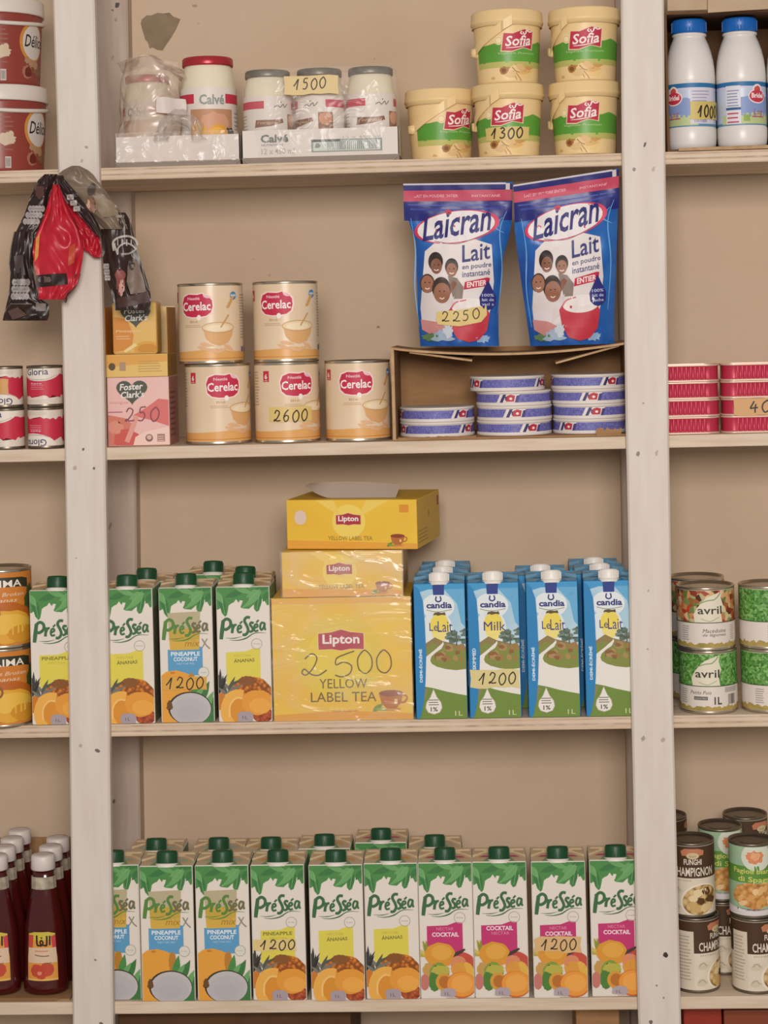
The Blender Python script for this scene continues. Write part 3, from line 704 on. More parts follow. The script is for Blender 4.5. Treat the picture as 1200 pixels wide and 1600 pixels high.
tea_box('tea_box', 'film wrapped yellow tea box in the middle of the stack', ml, .0, 190, 71, 165, art_tea(190, 71, False), .16)
at_ = art_tea(212, 78, False); at_.ell(23, 50, 10, 11.5, '#dcc4b4', 5); at_.rect(184, 58, 199, 70, '#d98f2c', 4)
tl = put(549, 862, .008); tl.z = ml.z+.0724; tl.y = .022
tt = tea_box('tea_box', 'opened yellow tea box on top of the stack with its lid flap up', tl, -.17, 212, 78, 176, at_)
def fl(k):
    def g(u, v):
        lo = .021*max(0, 1-u/.26)**1.6; hi = .0215-.004*u**2+.002*math.sin(math.pi*u)
        return Vector((-.080+.146*u, .03+.035*v-.012*max(0, 1-u/.3)+k, .0783+lo+(hi-lo)*v))
    return g
f = MB(); f.grid(fl(0), 26, 8, M('#c4b3a2', .6)); f.grid(fl(.0007), 26, 8, TEAY)
o = f.build('lid_flap', tt); o['label'] = 'raised pale inner side of the lid flap'

# ------------------------------------------------------------------ tins
def tin_profile(R, H, body, rim=STEEL, lid=None):
    return [(0, .0012, rim), (R*.9, .0012, rim), (R*.93, 0, rim), (R*.985, 0, rim), (R*1.0, .0018, rim), (R*.985, .0038, rim), (R*.985, .0045, body), (R*.985, H-.0045, rim), (R*.985, H-.0038, rim),
            (R*1.0, H-.0022, rim), (R*.985, H, rim), (R*.945, H, rim), (R*.93, H-.0035, lid or rim), (R*.55, H-.0035, lid or rim), (R*.53, H-.0028, lid or rim), (0, H-.0028, lid or rim)]
def make_tin(name, cat, R, H, art, u0, paper, rim=STEEL, clip=True):
    t = thing(name, '', cat)
    mb = MB(); mb.lathe(tin_profile(R, H, paper, rim), paper, n=56); mb.build('can', t)
    lb = MB(); C = 2*math.pi*R*1000; Hm = H*1000
    base = Art(); base.rect(-C/2, 5, C/2, Hm-5, paper, 0); lb.art(base, cyl(R*.985), du=4)
    lb.art(art, cyl(R*.985, u0), clip=(u0-C/2, 5, u0+C/2, Hm-5), du=4)
    lb.build('paper_label', t)
    return t
def turned(R, px_off):                       # turn so that the label's front shows px_off mm to the side
    return math.asin(max(-.95, min(.95, px_off*.001/R)))
tinp = {}
def tin(key, maker, label, loc, rz=0.0, group=None, upside=None):
    if key not in tinp:
        t = tinp[key] = maker(); t.location = loc; t.rotation_euler = (0, 0, rz); t['label'] = label
        if group: t['group'] = group
    else: t = dup(tinp[key], label, loc, rz, group)
    if upside: t.rotation_euler = (0, math.pi, rz); t.location.z += upside
    return t
# baby cereal tins (the printed mascot is left out)
def cereal():
    a = Art(); R = .0525
    TAN = nodes_mat('cereal_label', [(.2, '#dcc2a0'), (.8, '#e8d3b4')], freq=10, rough=.3)
    a.poly([(-170, 0), (170, 0), (170, 17), (60, 19), (30, 24), (0, 21), (-40, 19), (-170, 17)], nodes_mat('cereal_band', [(.2, '#d99a52'), (.8, '#e3b06c')], freq=14, rough=.35), 1)
    a.rect(-170, 8, 170, 8.8, '#b9742c', 2)
    a.poly([(-28, 96), (-24, 108), (-12, 112), (4, 111), (12, 113), (16, 110), (24, 109), (29, 102), (31, 92), (28, 80), (20, 74), (8, 72), (-6, 72), (-18, 74), (-26, 80)], '#f0d9cc', 3)
    a.poly([(-26, 96), (-22, 106), (-12, 110), (4, 109), (12, 111), (15, 107), (22, 106), (27, 100), (28, 91), (25, 81), (18, 76), (6, 74), (-6, 74), (-17, 76), (-24, 82)], '#c22c48', 4)
    a.ell(6, 73, 3.6, 4.4, '#f0e6dc', 5); a.leaf(13, 108, 26, 104, 5, '#e8b9c0', 5)
    a.text('Cerelac', -24, 83.5, 49, 14, '#f3e9e2', 6, bold=.02, skew=.02); a.text('Nestlé', -14, 101, 22, 4.6, '#e6b9c0', 6, bold=.03)
    a.text('Blé', -10, 65, 14, 3.5, '#b58f68', 3); a.lines(-20, 58, 12, 63, 2, '#c3a27c', 3)
    a.poly([(12, 56), (16, 40), (24, 32), (38, 28), (52, 33), (60, 44), (62, 56)], '#d9a870', 3); a.ell(37, 57, 26, 8, '#e6cfa6', 4); a.ring(37, 57, 26, 1.2, '#c79a62', 5, ry=8); a.ell(36, 56, 19, 5.4, '#efdcb8', 5)
    a.stroke([(40, 57), (54, 77)], 2.4, '#c99a58', 6)
    for x0, y0, x1, y1 in [(6, 32, 30, 28), (2, 28, 24, 20), (30, 18, 52, 24), (18, 24, 40, 16), (44, 30, 62, 20)]: a.leaf(x0, y0, x1, y1, 6, '#dfb284', 5)
    for i in range(4): a.leaf(50+i*3, 88+i*5, 58+i*3, 92+i*5, 5, '#cf9f5c', 4)
    a.ell(64, 107, 6.5, 6.5, '#4f86b4', 4); a.rect(58.5, 106, 69.5, 109, '#bcd0dc', 5)
    a.rect(-56, 97, -45, 114, '#c0303f', 4); a.text('6', -53, 101, 5, 8.5, '#f0dfd6', 5, bold=.04); a.rect(-54, 98.4, -47, 99.4, '#e6b9c0', 5)
    a.lines(-84, 60, -68, 116, 12, '#b39873', 3); a.lines(80, 40, 108, 112, 16, '#a6a09a', 3); a.rect(82, 18, 90, 26, '#7a6a8c', 3); a.rect(94, 18, 106, 27, '#8f86a0', 3)
    return make_tin('cereal_tin', 'tin', R, .1275, a, 0, TAN, STEEL)
CG = 'baby cereal tins stacked on the second shelf'
RC = .0525
y = .06
z2 = SZ[1]+.0004
for px, off, up, lab in [(342.5, 15, 0, 'baby cereal tin in the lower row beside the pink drink mix box'), (450.5, 21, 0, 'baby cereal tin in the lower row with yellow price slip 2600'), (561, 0, 0, 'baby cereal tin beside the cardboard box, nothing on top of it'),
                         (331, -17, 1, 'baby cereal tin in the upper row beside the yellow drink mix box'), (448, -11, 1, 'baby cereal tin in the upper row over the priced one')]:
    p = at(px, 690 if not up else 562, y); p.z = z2+up*.1278
    t = tin('cereal', cereal, lab, p, turned(RC, off), CG)
    if 'price' in lab and 'over' not in lab:
        tag_part(t, cyl(RC*.985, 0), -46, 34, 26, 57, '2600', 'yellow price tag reading 2600', hx=(-39, 34, 19, 52), pen=1.8, du=4, rag=4, l=9, mat=M('#dcc078'))
# evaporated milk tins
def evap():
    R = .0285; a = Art()
    RED = '#c52f46'
    pts = [(-90, 16)]; r = random.Random(3)
    for i in range(37): pts.append((-90+i*5, 14+r.uniform(0, 6)))
    top = [(90-i*5, 52+r.uniform(-5, 3)) for i in range(37)]
    a.poly(pts[1:]+top, RED, 1)
    a.ell(0, 66, 42, 25, '#e6dccd', 2); a.stroke([(-30, 48), (-12, 44), (10, 44), (30, 51)], 1.6, '#b9b0a8', 3, taper=.5)
    a.text('Gloria', -24, 50, 38, 11, '#3c3f66', 4, bold=.01, skew=.03); a.text('Nestlé', -6, 61.5, 18, 3.4, '#56577a', 4, bold=.03)
    a.lines(-16, 28, 8, 40, 4, '#d9808a', 3); a.text('lait', -14, 36, 18, 3, '#e6b0b6', 3); a.lines(-26, 7, 16, 13, 3, '#c9b9b0', 2)
    return make_tin('evaporated_milk_tin', 'tin', R, .0655, a, 0, M('#ded2c2', .35), DARKTIN)
EG = 'evaporated milk tins left of the left post'
p = put(72.5, 697, .03, 1); tin('evap', evap, 'upside down red and white milk tin under the upright one beside the left post', p, turned(.0285, -16), EG, upside=.0655)
tin('evap', evap, 'upright red and white milk tin nearest the left post, top of its stack', p+Vector((0, 0, .0659)), turned(.0285, -2), EG)
p = put(11.5, 698, .03, 1); tin('evap', evap, 'lower red and white milk tin at the left photo edge', p, turned(.0285, -14), EG)
t = tin('evap', evap, 'upside down milk tin with orange price slip at the left photo edge', p+Vector((-.001, 0, .0659)), turned(.0285, -6), EG, upside=.0655)
tag_part(t, lambda u, v, l: cyl(.0285*.985)(-u, 65.5-v, l), -40, 22, 18, 46, '00', 'orange price tag, partly cut off', hx=(-20, 24, 2, 40), du=4, pen=1.8, mat=M('#cf9a5c'))
# fruit tins
def fruit():
    R = .047; a = Art(); OR = nodes_mat('orange_label', [(.2, '#c9762c'), (.8, '#d68a3a')], freq=16, rough=.35)
    a.poly([(-44, 92), (-30, 96), (0, 97), (30, 96), (44, 93), (43, 108), (30, 111), (0, 112), (-30, 111), (-44, 108)], '#33351f', 3); a.text('PRIMA', -30, 96.5, 60, 11, '#efe6d8', 4, bold=.012)
    a.text('Slices Broken', -34, 82, 68, 6, '#e6cfae', 3, shear=.3); a.text('Ananas', -30, 73, 52, 6, '#e6cfae', 3, shear=.3)
    a.blob(-30, 62, 20, 16, '#4d5a2a', 3, 3, .2); a.blob(50, 70, 14, 26, '#45552a', 3, 9, .2)
    a.blob(6, 50, 44, 22, '#b9641f', 4, 4, .06); a.blob(4, 34, 46, 26, '#dfa634', 5, 5, .05); a.blob(8, 38, 38, 16, '#e8ba4a', 6, 6, .06); a.blob(30, 22, 26, 14, '#d0932a', 6, 8, .08); a.ring(-16, 56, 9, 3.4, '#8a5a22', 7)
    return make_tin('pineapple_tin', 'tin', R, .1235, a, 0, OR, STEEL)
p = put(7, 1131, .03, 2); tin('fruit', fruit, 'lower orange pineapple tin at the left photo edge, third shelf', p, turned(.047, 17), 'orange pineapple tins')
tin('fruit', fruit, 'upper orange pineapple tin at the left photo edge, third shelf', p+Vector((.001, .002, .1239)), turned(.047, 14), 'orange pineapple tins')
# vegetable tins
def veg(tex, words, key):
    def mk():
        R = .0458; a = Art()
        a.rect(-160, 5, 160, 43, '#ded4c8', 1); a.rect(-160, 43, 160, 44.2, '#3d5030', 5)
        a.rect(-160, 44, 160, 94, tex, 1); pts = [(-150+i*4, 12+random.Random(i).uniform(-3, 3)) for i in range(76)]
        a.poly([(-160, 5)]+pts+[(160, 5)], nodes_mat('label_border', [(.2, '#7a7a3a'), (.8, '#c9a860')], freq=50, rough=.4), 2)
        a.poly([(-24, 44), (-26, 56), (-20, 66), (-12, 76), (-4, 83), (8, 88), (20, 92), (18, 82), (22, 70), (18, 56), (20, 44)], '#e0d9c2', 3); a.stroke([(-20, 72), (-4, 78), (8, 80), (18, 90)], 1.6, '#7e9a5c', 4); a.stroke([(-14, 50), (0, 46), (14, 52)], 1, '#9aa77c', 4)
        a.text('avril', -19, 57, 38, 12.5, '#40382e', 5, bold=.012)
        if key == 'mix': a.text('Macédoine', -12, 28, 38, 6, '#4d4640', 3, shear=.25); a.text('de légumes', -12, 21, 38, 6, '#4d4640', 3, shear=.25)
        else:
            a.text('Petits Pois', -28, 31, 34, 5.4, '#5a544c', 3, shear=.25); a.rect(-22, 22, 0, 27.5, '#6b665e', 3); a.text('extra fins', -20, 23.4, 18, 2.8, '#cfc8bc', 4); a.text('1L', 10, 15, 12, 12, '#4d4640', 3, bold=.03); a.bars(34, 14, 50, 30); a.rect(28, 33, 54, 41, '#b3a9a2', 2)
        a.lines(-48, 16, -34, 40, 7, '#9b938a', 3); a.lines(36, 16, 46, 40, 8, '#a59c93', 3) if key == 'mix' else None
        return make_tin('vegetable_tin', 'tin', R, .0985, a, 0, M('#d5c8b6', .35), STEEL)
    return mk
VG = 'vegetable tins right of the right post'
pa = put(1107.5, 1117, .055, 2); pa.y = .05
tin('veg_pea', veg(PEAS, 0, 'pea'), 'green pea tin under the mixed vegetable tin beside the right post', pa, turned(.0458, -6), VG)
tin('veg_mix', veg(VEGS, 0, 'mix'), 'mixed vegetable tin with red and brown print beside the right post', pa+Vector((-.0015, 0, .0989)), turned(.0458, 2), VG)
pb = put(1204, 1116, .055, 2); pb.y = .05
tin('veg_pea', None, 'lower green pea tin at the right photo edge', pb, turned(.0458, 18), VG)
t = tin('veg_pea', None, 'upper green pea tin with a round tan sticker at the right photo edge', pb+Vector((-.001, 0, .0989)), turned(.0458, 36), VG)
mb = MB(); a = Art(); a.ell(-26, 28, 16, 15, '#d9ae6c', 8); mb.art(a, cyl(.0458*.985), du=3); mb.build('sticker', t)['label'] = 'round tan sticker'
pc = put(1092, 1110, .15, 2); pc.y = .148
for k in (0, 1): tin('veg_mix' if k else 'veg_pea', None, ['lower', 'upper'][k]+' shaded vegetable tin in the row behind, beside the right post', pc+Vector((0, 0, .0989*k)), .9+k, VG)
# mushroom and bean tins
def mush():
    R = .0368; a = Art(); BR = '#4b3420'
    a.rect(-120, 62, 120, 113, BR, 1); a.rect(-120, 5, 120, 62, nodes_mat('mushroom_label_paper', [(.2, '#d8ccb4'), (.8, '#e2d8c4')], freq=30, rough=.4), 1)
    a.poly([(-58, 5), (-30, 5), (-30, 96), (-58, 96)], '#d9cdb8', 2); a.lines(-56, 20, -34, 92, 14, '#b1a48e', 3)
    a.poly([(-8, 104), (-2, 108), (8, 108), (20, 108), (29, 105), (28, 98), (20, 97), (2, 97), (-6, 97)], '#c07a58', 3); a.ell(11, 97, 10, 5, '#cdbb92', 4); a.text('bon', 6, 95, 10, 3.4, '#8a6a48', 5)
    a.text('FUNGHI', -3, 83, 28, 9, '#e4dac6', 4, bold=.02); a.text('CHAMPIGNON', -22, 65, 68, 14, '#e4dac6', 4, bold=.015)
    a.text('ENTIERS', -20, 57, 28, 2.6, '#a59880', 3)
    a.ell(22, 28, 33, 25, '#e9e0cc', 3, rot=18); a.ell(23, 28, 30, 22.5, MUSH, 4, rot=18)
    r = random.Random(3)
    for i in range(12): a.blob(22+r.uniform(-22, 22), 28+r.uniform(-15, 17), r.uniform(5, 9), r.uniform(4, 7), ['#e3cfa0', '#d8c08c', '#c9a767', '#5a3c1c'][i % 4 if i < 10 else 3], 5+i % 3, i, .15, 14)
    for x, y_ in ((-16, 42), (-18, 16)): a.blob(x, y_, 8, 6, '#cfc3ac', 3, 2, .2); a.stroke([(x-6, y_), (x, y_+5), (x+6, y_)], 1.2, '#a89a80', 4)
    return make_tin('mushroom_tin', 'tin', R, .1165, a, 0, M('#d8ccb4', .4), DARKTIN)
def bean():
    R = .0358; a = Art(); GR = nodes_mat('green_bean_label', [(.2, '#8fb28c'), (.8, '#a9c6a2')], freq=18, rough=.35)
    a.ell(4, 96, 24, 22, '#d5d9c6', 2); a.blob(2, 96, 14, 10, '#d98a5c', 3, 3, .2); a.blob(2, 97, 8, 6, '#e2a878', 4, 5, .2)
    a.poly([(-120, 56), (120, 56), (120, 82), (-120, 82)], '#5d8f3a', 2); a.text('Fagioli bianchi', -34, 69, 74, 10, '#cdd06c', 4, bold=.02, skew=-.04); a.text('di Spagna', -26, 56, 60, 11, '#cdd06c', 4, bold=.02, skew=-.06)
    a.blob(2, 36, 40, 20, BEANS, 3, 5, .08); a.poly([(-120, 5), (120, 5), (120, 22), (30, 14), (0, 12), (-30, 16), (-120, 22)], '#d9d2cf', 4)
    r = random.Random(5)
    for i in range(14): a.blob(r.uniform(-26, 30), r.uniform(24, 50), r.uniform(5, 8), r.uniform(3.4, 5), ['#e0b272', '#d49e58', '#e8c48c'][i % 3], 5+i % 3, i, .12, 12, rot=r.uniform(0, 90))
    return make_tin('bean_tin', 'tin', R, .1165, a, 0, GR, DARKTIN)
MG = 'tins on the bottom right shelf'
p = put(1089.5, 1553, .05, 3); p.y = .052
tin('mush', mush, 'lower brown mushroom tin beside the right post, label turned to the right', p, turned(.0368, 22), MG)
tin('mush', None, 'upper brown mushroom tin beside the right post', p+Vector((-.004, .002, .1169)), turned(.0368, -12), MG)
p2 = put(1180.5, 1557, .05, 3); p2.y = .045
tin('mush', None, 'lower brown mushroom tin under the green bean tin at the right photo edge', p2, turned(.0368, 14), MG)
tin('bean', bean, 'green bean tin on top of a mushroom tin at the right photo edge', p2+Vector((-.002, 0, .1169)), turned(.0358, 0), MG)
p3 = put(1131, 1530, .13, 3); p3.y = .133
tin('mush', None, 'lower mushroom tin behind the gap of the two front stacks', p3, .3, MG); tin('bean', None, 'pale green bean tin behind the gap of the two front stacks', p3+Vector((0, 0, .1169)), .35, MG)
p4 = put(1044, 1520, .2, 3); p4.y = .2
tin('mush', None, 'lower rear mushroom tin hidden behind the front mushroom stack', p4, .3, MG); tin('mush', None, 'upper rear mushroom tin with only its dark lid showing beside the post', p4+Vector((0, 0, .1169)), 1.2, MG)
p5 = put(1170, 1520, .2, 3); p5.y = .2
tin('mush', None, 'lower rear mushroom tin behind the green bean tins', p5, .8, MG); tin('mush', None, 'upper rear mushroom tin with its lid showing above the green bean tin', p5+Vector((0, 0, .1175)), .4, MG)

# ------------------------------------------------------------------ sardine tins
def sardine():
    t = thing('sardine_tin', '', 'tin'); RED = M('#b83048', .38, .15); mb = MB()
    W, D, H = .0535, .03, .0268
    OUT = []; c = .021
    for (cx_, cy_, a0) in ((W-c, D-c, 0), (-W+c, D-c, 90), (-W+c, -D+c, 180), (W-c, -D+c, 270)):
        OUT += [(cx_+c*math.cos(math.radians(a0+9*q)), cy_+c*math.sin(math.radians(a0+9*q))) for q in range(11)]
        if a0 == 180: OUT += [(-W+c+(2*W-2*c)*q/72, -D) for q in range(1, 72)]
    def out(i, n): return OUT[i]
    n = len(OUT); prof = [(.94, 0.0), (1.0, .0002), (1.0, .002), (.965, .003), (.955, .0045), (.955, H-.0045), (.965, H-.003), (1.0, H-.002), (1.0, H-.0002), (.94, H), (.93, H-.002), (0.0, H-.0015)]
    rim = M('#d9b7a2', .35, .25); rows = []
    for k, (s, z) in enumerate(prof):
        row = []
        for i in range(n):
            x, y = out(i, n); rib = 0
            if 4 <= k <= 5 and y < -D*.99 and abs(x) < W-c: rib = .0009*math.cos(x/.0072*2*math.pi)
            if k in (4, 5): rib -= 0
            row.append(mb.bm.verts.new((x*s, y*s-rib*(1 if y < 0 else 0), z)))
        rows.append(row)
    for k in range(len(prof)-1):
        i0 = mb.mi(RED if 3 <= k <= 5 else rim)
        for i in range(n):
            f = mb.bm.faces.new((rows[k][i], rows[k][(i+1) % n], rows[k+1][(i+1) % n], rows[k+1][i])); f.material_index = i0; f.smooth = 3 <= k <= 5
    mb.build('can', t)
    return t
SG = 'red ribbed sardine tins stacked right of the right post'
pos = ['bottom', 'second from the bottom', 'third from the bottom', 'top']
for c, px in enumerate((1075.5, 1184.5)):
    p = put(px, 680, .0, 1); p.y = .045
    for k in range(4):
        lab = 'red sardine tin, %s of the stack %s' % (pos[k], ['touching the right post', 'at the right photo edge'][c])
        if c == 1 and k == 1: lab = 'red sardine tin carrying a tan price slip'
        t = tin('sardine', sardine, lab, p+Vector((.001*(k % 2), .001*((k+c) % 2), .0272*k)), 0, SG)
        if c == 1 and k == 1:
            tag_part(t, lambda u, v, l: (u*.001, -.030-l*EPS, v*.001), -36, 0, 44, 27, '400', 'tan price tag starting with 40', hx=(-14, 4, 44, 22), pen=2.2, mat=M('#cfa06a'))

# ------------------------------------------------------------------ margarine tubs
CRM = nodes_mat('cream_plastic', [(.2, '#e6c68c'), (.8, '#ecd09a')], freq=5, rough=.42)
def tubR(v): return .0475+(.0535-.0475)*v/95.0
def make_tub(tilt):
    t = thing('margarine_tub', '', 'tub')
    mb = MB(); prof = [(0, .003), (.044, .003), (.0455, 0), (.0472, .0015)]+[(tubR(v), v*.001) for v in range(4, 98, 6)]+[(.0545, .098), (.0, .098)]
    mb.lathe(prof, CRM, n=56)
    a = Art(); GRN = nodes_mat('green_band', [(.2, '#4f8f33'), (.8, '#6aa843')], freq=12, rough=.4)
    a.poly([(-66, 30), (-50, 32), (-10, 31), (30, 30), (80, 31), (80, 60), (52, 66), (40, 62), (10, 58), (-30, 62), (-40, 60), (-66, 58)], GRN, 1)
    a.poly([(-66, 24), (80, 24), (80, 33), (-66, 33)], '#b9b866', 1)
    w_ = [(-18, 50), (-2, 49), (16, 55), (32, 52), (34, 80), (18, 83), (0, 76), (-14, 77)]
    a.poly([(8+(x-8)*1.07, 66+(y_-66)*1.1) for x, y_ in w_], '#e3c9a0', 2); a.poly(w_, '#b93045', 3)
    a.text('Sofia', -12, 56, 42, 16, '#f1e2da', 4, bold=.02, shear=.18, skew=.06); a.stroke([(-11, 54), (6, 55), (28, 59)], 1.6, '#f1e2da', 4, taper=.6)
    for pts in ([(32, 80), (27, 79), (24, 81), (20, 78)], [(22, 82), (21, 77), (18, 75), (16, 79)], [(14, 80), (12, 77), (15, 75)]): a.stroke(pts, 1.8, '#f1e2da', 4)
    a.ell(22, 85, 1, 1, '#f1e2da', 4); a.ell(-22, 66, 6.5, 7, '#efdcae', 2); a.ring(-22, 66, 5, .8, '#c9a86a', 3)
    a.text('Margarine de table', -10, 89, 46, 4, '#cfa874', 2, bold=.01); a.text('Végétale Premium', -24, 43, 62, 4.6, '#b9cf95', 3, shear=.2)
    a.poly([(-8, 8), (30, 6), (38, 22), (8, 27), (-12, 18)], '#e6c685', 2)
    for x0, y0, x1, y1, c in [(-16, 22, 4, 18, '#b9823f'), (-8, 10, 14, 26, '#d9ae68'), (0, 26, 12, 14, '#e2bd7c'), (8, 20, 38, 24, '#c9985a'), (6, 16, 34, 18, '#dcb06c'), (2, 8, 10, 20, '#e6c587')]: a.leaf(x0, y0, x1, y1, 8, c, 4)
    a.blob(-15, 19, 7, 6, '#a8733a', 4, 3, .15); a.blob(-15, 19, 4, 3.4, '#7c4f26', 5, 3, .15); a.blob(2, 20, 12, 7, '#e6c890', 5, 6, .15, rot=35); a.blob(12, 24, 9, 5, '#d9b47a', 6, 8, .15, rot=-20); a.blob(-4, 13, 9, 5, '#dcbc84', 6, 9, .15, rot=10); a.stroke([(-2, 24), (4, 18), (10, 16)], 1.4, '#a87a44', 7); a.stroke([(4, 16), (10, 8), (14, 2)], 1.6, '#b98a58', 5); a.stroke([(2, 12), (6, 4)], 1.2, '#b98a58', 5); a.blob(-34, 8, 4, 2, '#cfa46a', 2, 4, .2)
    mb.art(a, cyl(.0505, 0, tubR), clip=(-80, 3, 80, 96), du=4)
    mb.build('tub', t)
    lb = MB(); lb.lathe([(.0545, .090), (.0562, .090), (.0562, .0945), (.0578, .0955), (.0578, .099), (.0572, .1), (.0566, .113), (.0555, .1148), (.052, .1148), (.051, .1132), (0, .1132)], CRM, n=56); lb.build('lid', t)
    hb = MB(); R = lambda z: tubR(z*1000)+.0022
    path = []
    for i in range(19):                       # wide carrying strap lying across the front
        s = i/18; an = math.radians(-82+(80 if not tilt else 64)*s); z = .052+(.044 if tilt else .045)*s**1.05
        rr = max(R(min(z, .098)), .0588 if z > .088 else 0)
        path.append((rr*math.sin(an), -rr*math.cos(an), z))
    for k in range(18):
        p, q = Vector(path[k]), Vector(path[k+1])
        o = lambda P: P.normalized() if 0 else Vector((P.x, P.y, 0)).normalized()*.0012
        up = Vector((0, 0, .0076))
        hb.hexa([p-up, q-up, q-up+o(q), p-up+o(p), p+up, q+up, q+up+o(q), p+up+o(p)], CRM)
    c = Vector(path[0]); ho = hb.build('handle', t)
    pn = MB(); pn.lathe([(.0, -.008), (.009, -.006), (.009, .006), (0, .008)], CRM, n=16, c=(c.x+.002, c.y+.004, c.z)); pn.build('hinge', ho)
    return t
tubp = {}
TG = 'cream margarine tubs with carrying straps'
def tub(label, px, pb, y, up=0.0, off=0.0, tilt=0):
    p = put(px, pb, y); p.z = SZ[0]+.0004+up
    if tilt not in tubp:
        t = tubp[tilt] = make_tub(tilt); t.location = p; t.rotation_euler = (0, 0, turned(.0535, off)); t['label'] = label; t['group'] = TG
    else: t = dup(tubp[tilt], label, p, turned(.0535, off), TG)
    return t
tub('single margarine tub standing left of the stacks with nothing on top', 690, 248, .098, 0, 25)
t = tub('lower margarine tub with yellow price slip 1300', 796, 245, .054, 0, -11)
tag_part(t, cyl(.0505, 0, tubR), -30, 26, 44, 46, '1300', 'yellow price tag reading 1300', hx=(-20, 28, 34, 44), pen=2.0, du=4, l=8, mat=M('#d6bc74'), seed=7)
tub('lower margarine tub beside the right post', 915, 243, .054, 0, -14, 1)
tub('upper margarine tub standing on the priced tub', 794, 130, .054, .1152, 9)
tub('upper margarine tub beside the right post', 915, 128, .054, .1152, -10, 1)

# ------------------------------------------------------------------ chocolate spread tubs
def make_choc():
    t = thing('spread_tub', '', 'tub'); R = .078
    BR = nodes_mat('brown_plastic', [(.2, '#84382f'), (.8, '#954539')], freq=4, rough=.35); WH = M('#d9d0c4', .4)
    mb = MB(); Rf = lambda v: .072+.006*v/110
    mb.lathe([(0, 0), (.070, 0), (.072, .002)]+[(Rf(v), v*.001) for v in range(6, 118, 8)]+[(.0785, .118), (0, .118)], BR, n=64)
    a = Art(); a.ell(0, 70, 30, 32, '#c98a3e', 1); a.ell(2, 70, 26, 28, '#cfc8bf', 2); a.text('Délice', -20, 62, 52, 20, '#2c221e', 3, shear=.25, bold=.012)
    for x, y_, r_ in ((-14, 40, 6), (-4, 36, 7), (8, 34, 8)): a.blob(x, y_, r_, r_*.8, '#b08a6a', 3, 5, .2)
    a.blob(-12, 22, 12, 11, '#a9735c', 2, 3, .1); a.blob(-10, 22, 9, 8, '#6b2a22', 3, 4, .1); a.blob(18, 26, 16, 10, '#8a5f48', 2, 6, .25)
    a.blob(-62, 52, 16, 10, '#cbb79a', 2, 8, .15); a.blob(-54, 60, 5, 5, '#cbb79a', 2, 9, .1); a.lines(-70, 34, -50, 100, 9, '#94584c', 1); a.rect(-64, 6, -54, 24, '#cbbfb4', 1); a.bars(-63, 8, -55, 22, n=6)
    mb.art(a, cyl(.078, 0, Rf), clip=(-110, 3, 110, 108), du=4); mb.build('tub', t)
    lb = MB(); lb.lathe([(.0775, .114), (.0815, .114), (.082, .116), (.0815, .137), (.080, .139), (.074, .139), (.073, .1375), (0, .1375)], WH, n=64); lb.build('lid', t)
    for o_ in ():
        pass
    hb = MB(); hb.tube([((.0795)*math.sin(math.radians(q)), -.0795*math.cos(math.radians(q)), .106-.022*((1-(q/88)**2)*.3)+.004*math.sin(q*.03)) for q in range(-88, 89, 8)], .0034, WH); hb.build('handle', t)
    return t
ct = make_choc(); p = put(-2, 262, .09); p.z = SZ[0]+.0004; p.y = .09; ct.location = p; ct.rotation_euler = (0, 0, 1.22)
ct['label'] = 'lower brown chocolate spread tub with white lid at the top left'; ct['group'] = 'brown spread tubs'
dup(ct, 'upper brown chocolate spread tub with white lid at the top left', p+Vector((-.003, 0, .1395)), 1.2, 'brown spread tubs')

